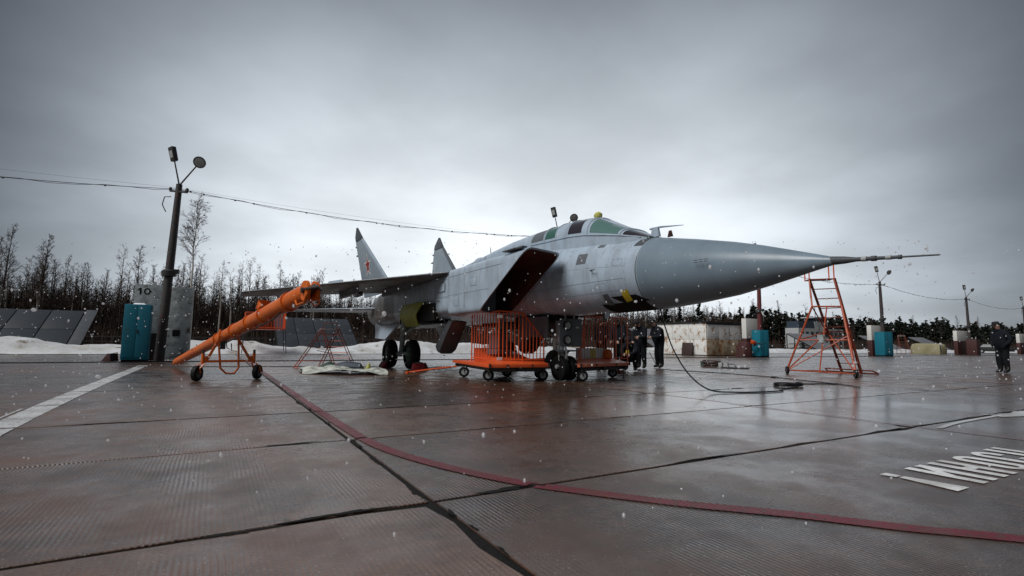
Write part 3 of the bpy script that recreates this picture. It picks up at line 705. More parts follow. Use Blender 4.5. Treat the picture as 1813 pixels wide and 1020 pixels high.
for a, b in zip(CAN, CAN[1:]):
    kind = panes.get((a[0], b[0]))
    for k in range(NA):
        q = (canopy_pt(a[0], k), canopy_pt(b[0], k), canopy_pt(b[0], k+1), canopy_pt(a[0], k+1))
        side = 1 <= k <= 13 or NA-14 <= k <= NA-2
        if kind and kind != 'grey' and side:
            pk = (kind, {7.0: 0, 7.22: 0, 7.62: 1, 8.0: 1, 8.72: 2, 9.70: 3}[a[0]], k < NA/2)
            pans.setdefault(pk, MB()).quad(*[Vector((XC+(p.x-XC)*.992, p.y, p.z-.003)) for p in q])
        elif kind == 'grey' and side: pans.setdefault(('grey', 4, k < NA/2), MB()).quad(*q)
        else: hull.quad(*q)
for s in (-1, 1):                                      # skirt down into the fuselage
    for a, b in zip(CAN, CAN[1:]):
        k = 0 if s < 0 else NA; p, q = canopy_pt(a[0], k), canopy_pt(b[0], k)
        hull.quad(p, q, q+Vector((0, 0, -.5)), p+Vector((0, 0, -.5)))
can = hull.build('canopy', M['jet'], jet, sharp=50)
for (kd, i, s), q in pans.items(): q.build('canopy_pane', {'smoked': M['smoked'], 'glass': M['glass'], 'grey': M['jet_panel']}[kd], can, sharp=60)
mb = MB()
for y in (7.56, 8.53, 9.25, 9.66, 10.16):
    mb.path([canopy_pt(y, k, .004) for k in range(0, NA+1, 2)], .017, 6)
for s in (0, NA): mb.path([canopy_pt(y, s, .004) for y in (7.1, 7.5, 8, 8.6, 9.2, 10, 10.75)], .015, 6)
for s in (-1, 1): mb.path([(XC+s*.10, 7.15, 3.00), (XC+s*.13, 7.6, 3.19), (XC+s*.14, 8.05, 3.415), (XC+s*.12, 8.5, 3.63)], .014, 6)
mb.build('canopy_frame', M['jet'], can)
mb = MB(); mb.box((XC, 9.1, 3.05), (.56, 2.0, .2)); mb.build('cockpit_floor', M['black'], jet)
for y in (8.55, 9.98):
    mb = MB(); mb.box((XC, y, 3.36), (.36, .16, .40), rot=Matrix.Rotation(-.25, 3, 'X')); mb.box((XC, y-.02, 3.56), (.24, .16, .13)); mb.build('ejection_seat', M['jet_dark'], jet, bevel=.02)
mb = MB(); mb.box((XC, 7.85, 3.09), (.44, .4, .14), taper=.8); mb.build('instrument_shroud', M['black'], jet)
# yellow cloth on the canopy top, spine aerials
mb = MB(); mb.lathe((XC-.06, 8.66, 3.68), (.1, .35, 1), [(0, .06), (.03, .09), (.08, .10), (.13, .06), (.15, .02)], 10); mb.build('yellow_cover', M['yellow_pale'], jet)
mb = MB(); mb.lathe((XC, 14.6, 3.42), (0, 0, 1), [(0, .24), (.08, .22), (.16, .14), (.2, .03)], 14); mb.build('spine_fairing', M['jet'], jet)
mb = MB(); mb.path([(XC, 13.9, 3.45), (XC, 13.95, 3.85)], [.02, .008], 6); mb.build('aerial', M['jet_dark'], jet)
# centre body with the engines
BOD = [(11.9, 1.93, 2.84, 1.585, 7), (12.6, 1.93, 2.845, 1.575, 7), (14, 1.93, 2.87, 1.56, 7), (17, 1.92, 2.9, 1.54, 6), (19.5, 1.88, 2.9, 1.50, 5), (21, 1.75, 2.85, 1.46, 4), (22.2, 1.50, 2.75, 1.46, 3)]
def ring_body(y, hw, zt, zb, n, N=64):
    zc = (zt+zb)/2; h = (zt-zb)/2
    return [(XC + hw*spow(sin(2*pi*k/N), 2/n), y, zc + h*spow(cos(2*pi*k/N), 2/n)) for k in range(N)]
split = 17.6
mb = MB(); mb.loft([ring_body(*b) for b in BOD[:4]] + [ring_body(split, *lerp_table(BOD, split))]); mb.build('centre_body', M['jet'], jet)
mb = MB(); mb.loft([ring_body(split, *lerp_table(BOD, split))] + [ring_body(*b) for b in BOD[4:]]); mb.build('engine_bay', M['bare'], jet)
for s in (-1, 1):
    mb = MB(); c = (XC+s*.74, 21.9, 2.1)
    mb.lathe(c, (0, 1, 0), [(0, .66), (.5, .65), (1.3, .58), (1.65, .54), (1.65, .50), (.9, .46), (.3, .45)], 28, caps=False); mb.lathe((c[0], 22.3, c[2]), (0, 1, 0), [(0, .46), (.02, .46)], 28, m=1)
    mb.build('exhaust_nozzle', [M['bare'], M['black']], jet)
# raked air intakes
def intake(s):
    zc, hh, oc, hw = 2.215, .625, s*1.405, .545
    def ring(yf, ins, N=56, n=9):
        out = []
        for k in range(N):
            a = 2*pi*k/N; o = oc + (hw-ins)*spow(sin(a), 2/n); z = zc + (hh-ins)*spow(cos(a), 2/n)
            out.append((XC + o, yf(o, z), z))
        return out
    lip = lambda o, z: 8.62 + (2.84-z)/1.25*2.25 + (1.95-abs(o))*.28
    def at(t): return lambda o, z: lip(o, z)*(1-t) + 12.62*t
    mb = MB()
    outer = [ring(at(t), 0) for t in (0, .01, .25, .5, .75, 1)]
    inner = [ring(at(t), .028) for t in (0, .25, .5, .8)]
    mb.loft(outer, 0, caps=False); mb.loft([outer[0], inner[0]], 0, caps=False); mb.loft(inner, 1, caps=False); mb.add(inner[-1], [tuple(range(56))], 2)
    o = mb.build('air_intake', [M['jet'], M['maroon'], M['black']], jet, sharp=30)
    return o
for s in (-1, 1): intake(s)
for s in (-1, 1):
    mb = MB(); mb.box((XC+s*1.45, 9.35, 2.868), (1.06, .55, .02)); mb.box((XC+s*1.9, 9.15, 2.865), (.12, .7, .03)); mb.build('intake_upper_door', M['jet_panel'], jet)
for s in (-1, 1):                                        # seams on the flank of the intake trunk
    xf = XC + s*1.9515
    for y, z0, z1 in ((11.6, 1.75, 2.78), (12.62, 1.66, 2.80), (13.6, 2.1, 2.80), (14.9, 2.1, 2.82), (16.2, 2.1, 2.7)):
        mb = MB(); mb.box((xf, y, (z0+z1)/2), (.004, .007, z1-z0)); mb.build('panel_seam', M['seam'], jet, smooth=False)
    for z, y0, y1 in ((2.62, 9.7, 15.5), (2.12, 10.3, 14.2)):
        mb = MB(); mb.box((xf, (y0+y1)/2, z), (.004, y1-y0, .007)); mb.build('panel_seam', M['seam'], jet, smooth=False)
    for y, z, a, b in ((11.1, 2.36, .34, .2), (12.1, 1.95, .26, .26), (13.1, 2.38, .42, .22)):
        mb = MB(); mb.box((xf, y, z), (.003, a, b)); mb.build('access_panel', M['jet'], jet, bevel=.001)
        for (dy, dz, sy, sz) in ((0, b/2, a, .006), (0, -b/2, a, .006), (a/2, 0, .006, b), (-a/2, 0, .006, b)):
            mb = MB(); mb.box((xf, y+dy, z+dz), (.006, sy, sz)); mb.build('hatch_seam', M['seam'], jet, smooth=False)
# wings
def wing_mesh(s, le_r, te_r, le_t, te_t, tr, tt):      # root/tip leading and trailing edge points
    mb = MB(); rings = []
    for u in (0, .25, .5, .75, 1):
        a = Vector(le_r).lerp(Vector(le_t), u); b = Vector(te_r).lerp(Vector(te_t), u); th = tr + (tt-tr)*u
        prof = [(0, 0), (.03, .35), (.12, .75), (.4, 1), (.75, .55), (1, .06), (1, -.06), (.75, -.45), (.4, -.8), (.12, -.6), (.03, -.3)]
        rings.append([a.lerp(b, x) + Vector((0, 0, th/2*z)) for x, z in prof])
    mb.loft(rings); return mb
for s in (-1, 1):
    X = lambda o: XC + s*o
    mb = wing_mesh(s, (X(1.85), 12.75, 2.78), (X(1.85), 19.0, 2.70), (X(6.72), 16.65, 2.26), (X(6.72), 18.35, 2.24), .26, .07)
    w = mb.build('wing', [M['jet'], M['jet_shade_grime']], jet, sharp=50)
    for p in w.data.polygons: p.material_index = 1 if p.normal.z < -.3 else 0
    mb = MB(); a0, a1 = Vector((X(1.9), 12.77, 2.775)), Vector((X(6.72), 16.62, 2.262)); mb.path([a0, a1], [.028, .012], 6); mb.build('leading_edge', M['jet_panel'], w)
    for o, l, dz in ((3.75, 2.7, .30), (2.5, 3.0, .34)):
        yc = 16.4 - (3.75-o)*.7; zz = 2.78 - (o-1.85)*.107
        mb = MB(); mb.loft([[(X(o)-k*.06*q, y, z) for k, z in ((-1, zz-.02), (1, zz-.02), (1, zz-dz), (-1, zz-dz))] for y, q in ((yc-l/2, .1), (yc-l/2+.4, 1), (yc+l/2-.4, 1), (yc+l/2, .1))])
        mb.build('pylon', M['jet_panel'], w)
    for o in (3.0, 4.4):
        zz = 2.74 - (o-1.85)*.107
        mb = MB(); mb.lathe((X(o), 17.6, zz-.12), (0, 1, 0), [(0, .01), (.2, .07), (.8, .08), (1.3, .02)], 8); mb.build('flap_fairing', M['jet_panel'], w)
    mb = MB(); mb.prism([(X(4.2), 15.0, 2.55), (X(4.2), 17.6, 2.58), (X(4.2), 17.2, 2.80), (X(4.2), 15.2, 2.66)], (s*.015, 0, 0)); mb.build('wing_fence', M['jet'], w)
    # fins
    tip, base = Vector((X(2.0), 23.2, 6.0)), Vector((X(1.56), 19.0, 2.85))
    def fp(y, z): return (X(1.56 + (z-2.85)*.14), y, z)
    def fin_slab(poly, th, name, m, par):
        q = MB(); q.prism([(p[0]-th/2, p[1], p[2]) for p in poly], (th, 0, 0)); return q.build(name, m, par, bevel=th*.35, sharp=30)
    f = fin_slab([fp(18.7, 2.80), fp(22.45, 5.37), fp(23.62, 5.37), fp(23.05, 2.80)], .085, 'fin', M['fin'], jet)
    fin_slab([fp(22.46, 5.385), fp(23.2, 6.0), fp(23.3, 6.0), fp(23.66, 5.62), fp(23.63, 5.385)], .08, 'fin_cap', M['jet_dark'], f)
    e = fin_slab([fp(18.70, 2.81), fp(22.45, 5.38), fp(22.62, 5.38), fp(19.15, 2.81)], .099, 'fin_edge', M['jet_panel'] if s > 0 else M['jet'], f)
    for z in (4.72, 5.12): fin_slab([fp(23.45, z), fp(23.75, z+.02), fp(23.75, z+.07), fp(23.45, z+.09)], .10, 'fin_aerial', M['jet_dark'], f)
    # red star with a white border on the outer face
    def star(rad, off, m, name, inner=.382):
        q = MB(); pts = []
        for k in range(10):
            r = rad*(1 if k % 2 == 0 else inner); a = pi/2 + k*pi/5; yy = 21.95 + r*cos(a); zz = 4.12 + r*sin(a)
            c = fp(yy, zz); pts.append((c[0] + s*(.0425+off), c[1], c[2]))
        q.prism(pts, (s*.002, 0, 0)); q.build(name, m, f, smooth=False)
    star(.56, .002, M['white_paint'], 'star_border'); star(.43, .006, M['red'], 'star')
    # horizontal tails and ventral fins
    mb = wing_mesh(s, (X(1.75), 20.4, 2.19), (X(1.75), 23.5, 2.15), (X(4.4), 22.9, 2.17), (X(4.4), 24.1, 2.13), .15, .04)
    mb.build('tailplane', M['jet'], jet, sharp=50)
    vf = [(18.5, 1.62), (22.0, 1.62), (21.4, 1.0), (19.9, .95)]
    q = MB(); q.prism([(X(1.35 + (1.62-z)*.25), y, z) for y, z in vf], (.07, 0, 0)); q.build('ventral_fin', M['jet'], jet, bevel=.02)
# airbrake hanging open under the starboard side and its mate
for s in (-1, 1):
    mb = MB(); o = XC + s*1.42
    mb.loft([[(o-.24, 13.0, 1.46), (o+.24, 13.0, 1.46), (o+.24, 13.28, 1.50), (o-.24, 13.28, 1.50)], [(o-.26, 13.42, 1.04), (o+.26, 13.42, 1.04), (o+.25, 13.80, 1.12), (o-.25, 13.80, 1.12)], [(o-.26, 13.78, .66), (o+.26, 13.78, .66), (o+.25, 14.20, .76), (o-.25, 14.20, .76)], [(o-.20, 13.92, .55), (o+.20, 13.92, .55), (o+.19, 14.18, .60), (o-.19, 14.18, .60)]])
    b = mb.build('airbrake', M['shield3'], jet, bevel=.05)
    mb = MB(); mb.tube((o, 14.2, 1.58), (o, 13.75, 1.1), .03); mb.build('ram', M['chrome'], b)
    # main gear bay, doors, leg, wheels
    mb = MB(); mb.box((XC+s*1.55, 15.5, 1.60), (.78, 2.5, .30)); mb.build('gear_bay', M['black'], jet)
    rings = []
    for y in (14.25, 15.0, 15.6, 16.2):
        rings.append([(XC + s*(2.04 + .10*sin(t*pi) - .32*max(0, t-.55)), y + (.75*t if y < 14.5 else 0), 2.06 - .70*t) for t in [k/8 for k in range(9)]])
    inn = [[(x - s*.03, y, z) for x, y, z in r] for r in rings]
    mb = MB(); mb.loft(rings, caps=False, closed=False); mb.loft(inn, caps=False, closed=False)
    mb.loft([rings[0], inn[0]], caps=False, closed=False); mb.loft([rings[-1], inn[-1]], caps=False, closed=False); mb.loft([[r[0] for r in rings], [r[0] for r in inn]], caps=False, closed=False); mb.loft([[r[-1] for r in rings], [r[-1] for r in inn]], caps=False, closed=False)
    mb.build('gear_door', M['primer'], jet)
    mb = MB(); mb.box((XC+s*1.93, 14.1, 1.74), (.10, 1.1, .50)); mb.build('gear_well', M['black'], jet)
    mb = MB(); mb.path([(XC+s*1.96, 15.1, 2.075), (XC+s*1.965, 13.2, 2.03)], [.02, .008], 6); mb.build('door_hinge_line', M['jet_panel'], jet)
    g0 = Vector((XC+s*1.86, 16.35, 1.75)); ax = Vector((XC+s*1.95, 16.48, .52))
    mb = MB(); mb.path([g0, g0.lerp(ax, .45), g0.lerp(ax, .46), ax], [.125, .12, .085, .085], 14); mb.path([(XC+s*1.75, 15.2, 1.5), g0.lerp(ax, .55)], .045, 8); mb.path([(XC+s*1.5, 16.3, 1.6), g0.lerp(ax, .5)], .05, 8)
    mb.path([g0.lerp(ax, .35)+Vector((0, .16, 0)), g0.lerp(ax, .65)+Vector((0, .24, 0)), ax+Vector((0, .10, .05))], .03, 6)
    leg = mb.build('main_leg', M['gear'], jet)
    mb = MB(); mb.path([Vector((XC+s*2.02, 17.1, .5)), Vector((XC+s*1.98, 16.5, .47)), Vector((XC+s*1.84, 15.9, .5))], [.06, .09, .06], 10); mb.build('bogie_beam', M['gear'], leg)
    mb = MB(); mb.tube(g0.lerp(ax, .46), g0.lerp(ax, .75), .072); mb.build('oleo', M['chrome'], leg)
    for (o, y) in ((2.13, 17.1), (1.78, 15.9)):
        c = Vector((XC+s*o, y, .475)); mb = MB()
        mb.lathe(c, (1, 0, 0), [(-.15, .27), (-.165, .38), (-.13, .445), (-.05, .472), (.05, .472), (.13, .445), (.165, .38), (.15, .27)], 32, caps=False)
        for gx in (-.06, 0, .06): mb.lathe(c+Vector((gx, 0, 0)), (1, 0, 0), [(-.008, .466), (-.006, .4755), (.006, .4755), (.008, .466)], 32, caps=False)
        wh = mb.build('main_wheel', M['tyre'], jet)
        mb = MB(); mb.lathe(c, (1, 0, 0), [(-.13, .02), (-.14, .10), (-.10, .14), (-.12, .27), (.12, .27), (.10, .14), (.14, .10), (.13, .02)], 24); mb.build('rim', M['wheelgreen'], wh)
# nose gear
mb = MB(); mb.box((XC, 10.9, 1.50), (.62, 2.0, .14)); mb.build('nose_gear_bay', M['black'], jet)
n0, n1 = Vector((7.22, 10.15, 1.55)), Vector((7.17, 9.92, .36))
mb = MB(); mb.path([n0, n0.lerp(n1, .55), n0.lerp(n1, .56), n1], [.10, .095, .065, .065], 14); mb.path([(7.25, 11.5, 1.5), n0.lerp(n1, .5)], .04, 8); mb.path([n0.lerp(n1, .5)+Vector((0, -.12, 0)), n0.lerp(n1, .75)+Vector((0, -.2, 0)), n1+Vector((0, -.08, .05))], .028, 6); mb.path([(7.0, 9.95, .34), (7.42, 9.95, .34)], .05, 8)
mb.path([n0.lerp(n1, .6)+Vector((-.09, 0, 0)), n0.lerp(n1, .9)+Vector((-.12, -.05, 0))], .02, 6); mb.path([n0.lerp(n1, .6)+Vector((.09, -.04, 0)), n0.lerp(n1, .9)+Vector((.10, -.08, 0))], .02, 6)
nl = mb.build('nose_leg', M['hub'], jet)
for x in (7.13, 7.38):
    c = Vector((x, 9.98, .300)); mb = MB()
    mb.lathe(c, (1, 0, 0), [(-.075, .17), (-.085, .25), (-.065, .287), (0, .298), (.065, .287), (.085, .25), (.075, .17)], 28, caps=False)
    wh = mb.build('nose_wheel', M['tyre'], jet)
    mb = MB(); mb.lathe(c, (1, 0, 0), [(-.06, .02), (-.07, .08), (-.07, .17), (.07, .17), (.07, .08), (.06, .02)], 20); mb.build('rim', M['black'], wh)
rings = []
for k in range(9):
    a = radians(-10 + 125*k/8); r = .40
    rings.append([(x, 9.95 + r*cos(a)*1.0, .335 + r*sin(a)) for x in (6.92, 7.12, 7.28, 7.54)])
mb = MB(); mb.loft(rings, caps=False, closed=False); mb.build('mudguard', M['jet_panel'], jet)
# landing-light door in front of the leg
mb = MB(); c = Vector((7.18, 9.62, 1.14)); mb.box(c, (.64, .035, .64)); nd = mb.build('nose_gear_door', M['jet_panel'], jet, bevel=.01)
nd.data.materials.clear(); nd.data.materials.append(mat('door_grey', (.135, .155, .18), .42, (.10, .115, .135), 3, .8))
for dx, dz, r in ((-.13, .16, .085), (-.13, -.17, .085)):
    mb = MB(); q = c + Vector((dx, -.02, dz)); mb.lathe(q, (0, -1, 0), [(0, r+.02), (.06, r+.022), (.075, r+.01), (.06, r)], 20, m=0, caps=False); 
    hl = mb.build('landing_light', M['black'], nd)
    mb = MB(); mb.lathe(q, (0, -1, 0), [(.02, .005), (.03, r*.5), (.055, r)], 20); mb.build('lens', M['lamp_glass'], nd)
mb = MB(); mb.box(c+Vector((.17, -.03, .12)), (.08, .03, .035)); mb.build('door_latch', M['white_paint'], nd)
for sx in (-.36, .40):
    mb = MB(); mb.box((7.2+sx, 10.7, 1.28), (.03, 1.3, .5)); mb.build('nose_gear_side_door', M['jet_panel'], jet)
mb = MB(); mb.tube((7.05, 9.65, 1.40), (7.05, 9.65, 1.56), .025); mb.tube((7.3, 9.65, 1.40), (7.3, 9.65, 1.56), .025); mb.build('door_hinge', M['gear'], nd)
for (x, y) in ((6.9, 7.9), (7.35, 8.5)):
    mb = MB(); mb.prism([(x, y, 1.56), (x, y+.2, 1.56), (x, y+.16, 1.40), (x, y+.06, 1.40)], (.015, 0, 0)); mb.build('blade_aerial', M['jet_dark'], jet)
# =================================================================== GROUND EQUIPMENT
def wheel(name, c, axis, r, w, parent, hub='hub', tyre='tyre', n=24):
    mb = MB(); c = Vector(c)
    mb.lathe(c, axis, [(-w*.45, r*.55), (-w*.5, r*.78), (-w*.36, r*.95), (0, r), (w*.36, r*.95), (w*.5, r*.78), (w*.45, r*.55)], n, caps=False)
    o = mb.build(name, M[tyre], parent)
    mb = MB(); mb.lathe(c, axis, [(-w*.40, r*.08), (-w*.46, r*.16), (-w*.36, r*.24), (-w*.42, r*.56), (w*.42, r*.56), (w*.36, r*.24), (w*.46, r*.16), (w*.40, r*.08)], n)
    mb.build('hub', M[hub], o); return o
# ---------- fenced platform trolleys either side of the nose gear
def trolley(label, fl, ang, wu, lv, rails, wheels, seed, towdir, om):
    root = thing('platform_trolley', label, 'trolley', (fl[0], fl[1], 0), 'orange fenced work trolleys under the jet')
    u = Vector((cos(ang), sin(ang), 0)); v = Vector((-sin(ang), cos(ang), 0)); o = Vector((*fl, 0))
    P = lambda a, b, z: o + u*a + v*b + Vector((0, 0, z))
    zd = .40
    rot = Matrix.Rotation(ang, 3, 'Z')
    mb = MB(); mb.box(P(wu/2, lv/2, zd-.035), (wu, lv, .07), rot=rot)
    dk = mb.build('deck', om, root, bevel=.006)
    mb = MB()
    mb.loft([[P(0, -.0, zd+.002), P(wu, 0, zd+.002), P(wu, .02, zd+.006), P(0, .02, zd+.006)], [P(.12, .5, zd+.10), P(wu-.12, .5, zd+.10), P(wu-.12, .5, zd+.06), P(.12, .5, zd+.06)]]); mb.build('ramp_plate', om, root, smooth=False)
    mb = MB(); b0, b1, zz = lv*.30, lv*.9, (.42 if seed == 1 else .12); ua = wu*(.34 if seed == 1 else .08); mb.prism([P(ua, b0, zd), P(ua, b1, zd), P(ua, b1, zd+zz*.8), P(ua, b0, zd+.06)], u*(wu*.98-ua)); mb.build('upper_deck', om, root, bevel=.006)
    mb = MB()
    for a in (.12, wu/2, wu-.12): mb.bar(P(a, .05, zd-.11), P(a, lv-.05, zd-.11), .06, .08)
    for b in (.15, lv-.15): mb.bar(P(.05, b, zd-.13), P(wu-.05, b, zd-.13), .06, .08)
    mb.build('chassis', M['dark_metal'], root)
    for a, b, l in ((0, 0, .09), (wu, 0, .09), (wu*.3, 0, .05), (wu*.7, 0, .05)):
        mb = MB(); mb.box(P(a + (.03 if a == 0 else -.03 if a == wu else 0), -.012, zd-.02), (.035, .02, l), rot=rot); mb.build('deck_lug', M['dark_metal'], root)
    # rails: list of runs, each a list of (a, b, top height)
    for run in rails:
        frame = MB()
        for (a, b, h), (a2, b2, h2) in zip(run, run[1:]):
            frame.tube(P(a, b, zd+h), P(a2, b2, zd+h2), .017, n=8); frame.tube(P(a, b, zd+.10), P(a2, b2, zd+.10), .014, n=8)
        for a, b, h in run: frame.tube(P(a, b, zd), P(a, b, zd+h), .018, n=8)
        ro = frame.build('railing', om, root)
        for (a, b, h), (a2, b2, h2) in zip(run, run[1:]):
            L_ = sqrt((a2-a)**2+(b2-b)**2); k = max(1, int(round(L_/(.165 if abs(b2-b) > abs(a2-a) else .10))))
            for i in range(1, k):
                t = i/k; bar = MB(); bar.tube(P(a+(a2-a)*t, b+(b2-b)*t, zd+.10), P(a+(a2-a)*t, b+(b2-b)*t, zd+h+(h2-h)*t), .0115, n=6, caps=False); bar.build('baluster', om, ro)
    for (a, b) in wheels:
        c = P(a, b, .13)
        w = wheel('wheel', c, Vector((.43, .90, 0)), .135, .085, root)
        mb = MB(); q = (Vector((.43, .90, 0)))*.075
        for s in (-1, 1): mb.bar(c+q*s+Vector((0, 0, .0)), c+q*s*.8+v*.05+Vector((0, 0, .17)), .012, .04)
        mb.tube(c+v*.05+Vector((0, 0, .16)), c+v*.05+Vector((0, 0, .24)), .03); mb.build('caster_fork', M['dark_metal'], w)
    return root, P, u, v
hR = 1.20
t1, P1, u1, v1 = trolley('orange fenced platform trolley with a long railing on the near side of the nose gear', (5.28, 10.1), radians(-8), 1.52, 2.95,
    [[(.26, 2.05, hR), (.40, .42, hR+.03), (.95, .30, hR), (1.50, .30, .55), (1.50, .30, .22)]], [(.22, .62), (1.50, .35), (.05, 2.0), (1.2, 1.9)], 1, None, M['orange'])
t2, P2, u2, v2 = trolley('salmon orange fenced platform trolley with a short railing beyond the nose gear', (7.45, 9.62), radians(13.5), 2.08, 1.75,
    [[(.62, .50, .30), (1.15, .76, hR), (1.60, .62, hR+.02), (2.25, .55, hR), (2.20, .15, hR-.02)]], [(.12, .02), (1.93, .45), (.1, 1.4), (1.8, 1.45)], 2, None, M['salmon'])

# tags on the near railing
for a, b, z in ((.40, .39, 1.50), (.40, .39, .52)):
    mb = MB(); mb.box(P1(a+.0, b-.02, z), (.13, .012, .07), rz=radians(-8)); mb.build('rail_plate', M['white_paint'], t1)
mb = MB(); mb.path([(5.50, 12.3, .26), (4.78, 12.55, .17), (4.35, 12.75, .10)], .022, 8); mb.lathe((4.33, 12.76, .10), (0, 0, 1), [(-.03, .05), (.03, .05), (.03, .025), (-.03, .025)], 12)
mb.build('tow_bar', M['orange'], t1)
mb = MB(); mb.path([P2(1.9, .5, .27), P2(2.5, .75, .22), P2(2.95, .9, .12)], .02, 8); mb.box(P2(2.95, .9, .08), (.16, .07, .10), rz=.2); mb.build('tow_bar', M['orange_dark'], t2)
mb = MB(); mb.tube(P2(1.93, .1, .36), P2(1.93, .1, .03), .012); mb.lathe(P2(1.93, .1, .0), (0, 0, 1), [(.002, .04), (.03, .03)], 10); mb.build('parking_leg', M['dark_metal'], t2)
# things standing on and behind the second platform
def box_thing(name, label, cat, c, s, m, rz=0., group=None, bevel=.008, parent=None):
    mb = MB(); mb.box(c, s, rz=rz); o = mb.build(name, m, parent, bevel=bevel)
    return tag(o, label, cat, group)
def on2(a, b): p = P2(a, b, .50); return (p.x, p.y)
mb = MB()
for k in range(9):
    p = P2(.72+.115*k, .62, .50); mb.box(p+Vector((0, 0, .14)), (.09, .12, .27), rz=radians(14), m=(1 if k in (4, 5) else 0))
o = mb.build('cover_stack', [M['white_paint'], M['yellow']], None, bevel=.01); tag(o, 'row of white and yellow covers standing on the platform beyond the nose gear', 'covers')
p = P2(1.78, .5, .50); mb = MB(); mb.lathe(p, (0, 0, 1), [(0, .10), (.02, .13), (.10, .14), (.2, .12), (.24, .07), (.25, .02)], 16); tag(mb.build('orange_bucket', M['orange2'], None), 'rounded orange bucket on the platform beyond the nose gear', 'bucket')
p = P1(.80, 1.5, .58); mb = MB(); mb.box(p+Vector((0, 0, .36)), (.42, .36, .40), rz=.3, taper=.9); mb.box(p+Vector((0, 0, .08)), (.5, .4, .14), rz=.3); mb.box(p+Vector((.25, .1, .72)), (.5, .2, .16), rz=.3); tag(mb.build('equipment_box', M['jet_panel'], None, bevel=.03), 'grey equipment box behind the bars of the near trolley railing', 'box')

# ---------- towbar on two wheels
A = Vector((-1.02, 18.9, .14)); B = Vector((1.24, 8.45, 1.66)); dd = (B-A).normalized()
tw = thing('tow_bar', 'long orange aircraft tow bar raised on its two-wheeled carriage', 'tow bar', (.3, 12.75, 0))
side = dd.cross(Vector((0, 0, 1))).normalized(); upv = side.cross(dd).normalized()
LT = (B-A).length
mb = MB(); mb.lathe(A, dd, [(-.05, .04), (.1, .075), (.5, .115), (LT*.55, .135), (LT-.9, .145), (LT-.35, .15), (LT-.1, .12), (LT-.02, .10)], 24); mb.build('tube', M['orange2'], tw)
for t, w in ((.62, .012), (.72, .012), (.50, .012), (.92, .03), (.80, .02)):
    mb = MB(); mb.lathe(A+dd*LT*t, dd, [(-.03, .13), (-.03, .155+w*.5), (.03, .155+w*.5), (.03, .13)], 24, caps=False); mb.build('collar', M['orange2'], tw)
mb = MB(); q = A + dd*LT*.80 + upv*.13; mb.prism([q-dd*.14+side*.13, q-dd*.14-side*.13, q-dd*.08-side*.10+upv*.16, q-dd*.08+side*.10+upv*.16], dd*.03); mb.prism([q-dd*.12+side*.12, q+dd*.20+side*.12, q-dd*.10+side*.10+upv*.15], -side*.02); mb.build('bracket', M['orange2'], tw)
mb = MB(); mb.path([A+dd*LT*t - upv*(.19 if .5 < t < .9 else .12) + side*.05 for t in (.46, .50, .56, .62, .70, .78, .86, .90, .93)], .014, 6); mb.build('hydraulic_pipe', M['dark_metal'], tw)
for t in (.54, .66, .76, .84):
    q = A + dd*LT*t; mb = MB(); mb.box(q - upv*.165 + side*.05, (.05, .05, .07)); mb.build('pipe_clip', M['orange_mid'], tw)
for t in (.62, .72, .92, .30):
    for a_ in range(6):
        a_ = a_*pi/3+.2; q = A + dd*(LT*t-.035) + (side*cos(a_)+upv*sin(a_))*.15; mb = MB(); mb.tube(q, q-dd*.02, .014, n=6); mb.build('bolt', M['dark_metal'], tw)
# head: round fork flange with a dark pin
q = B + dd*.02
mb = MB(); mb.lathe(q, side, [(-.10, .05), (-.10, .155), (-.05, .16), (-.05, .05)], 20); mb.lathe(q, side, [(.05, .05), (.05, .16), (.10, .155), (.10, .05)], 20); mb.build('fork_flange', M['orange2'], tw)
mb = MB(); mb.tube(q-side*.14, q+side*.14, .045, n=14); mb.path([q, q+dd*.18+upv*.03, q+dd*.30-upv*.01], [.05, .045, .03], 10); mb.path([q+side*.13+dd*.1, q+dd*.32, q-side*.13+dd*.1], .02, 8); mb.build('coupling_pin', M['dark_metal'], tw)
mb = MB()
for s in (-1, 1): mb.path([q-dd*.3+side*.12*s-upv*.1, q-dd*.18+side*.14*s-upv*.20, q+dd*.05+side*.12*s-upv*.20, q+dd*.1+side*.1*s-upv*.08], .014, 6)
mb.build('handle', M['orange2'], tw)
wl, wr = Vector((-.25, 12.85, .165)), Vector((.86, 13.05, .165)); ax = (wr-wl).normalized(); fw = Vector((-ax.y, ax.x, 0))
mid = (wl+wr)/2; tt = (mid.y-A.y)/dd.y; ctr = A + dd*tt
mb = MB()
for w, s in ((wl, -1), (wr, 1)):
    top = w + Vector((0, 0, .36)) - ax*s*.04
    mb.tube(w+Vector((0, 0, .22))-ax*s*.09, top - ax*s*.09, .03)
    mb.bar(top-ax*s*.09-Vector((0, 0, .10)), ctr+ax*s*.16-upv*.05, .05); 
mb.bar(wl+Vector((0, 0, .25))+ax*.06, wr+Vector((0, 0, .25))-ax*.06, .05)
mb.path([ctr-ax*.17+upv*.10, ctr-ax*.20-upv*.10, mid-ax*.16+Vector((0, 0, .10)), mid-ax*.04+Vector((0, 0, -.02)), mid+ax*.12+Vector((0, 0, -.02)), mid+ax*.2+Vector((0, 0, .10)), ctr+ax*.20-upv*.10, ctr+ax*.17+upv*.10], .022, 8)
mb.build('carriage', M['orange2'], tw)
mb = MB(); mb.path([ctr-ax*.05-upv*.13, ctr-ax*.02+Vector((0, 0, -.30)), ctr+ax*.08+Vector((0, 0, -.36)), ctr+ax*.06+Vector((0, 0, -.2))], .012, 6); mb.box(ctr-ax*.1+Vector((0, 0, -.24)), (.1, .1, .18)); mb.build('hydraulic_hose', M['hose'], tw)
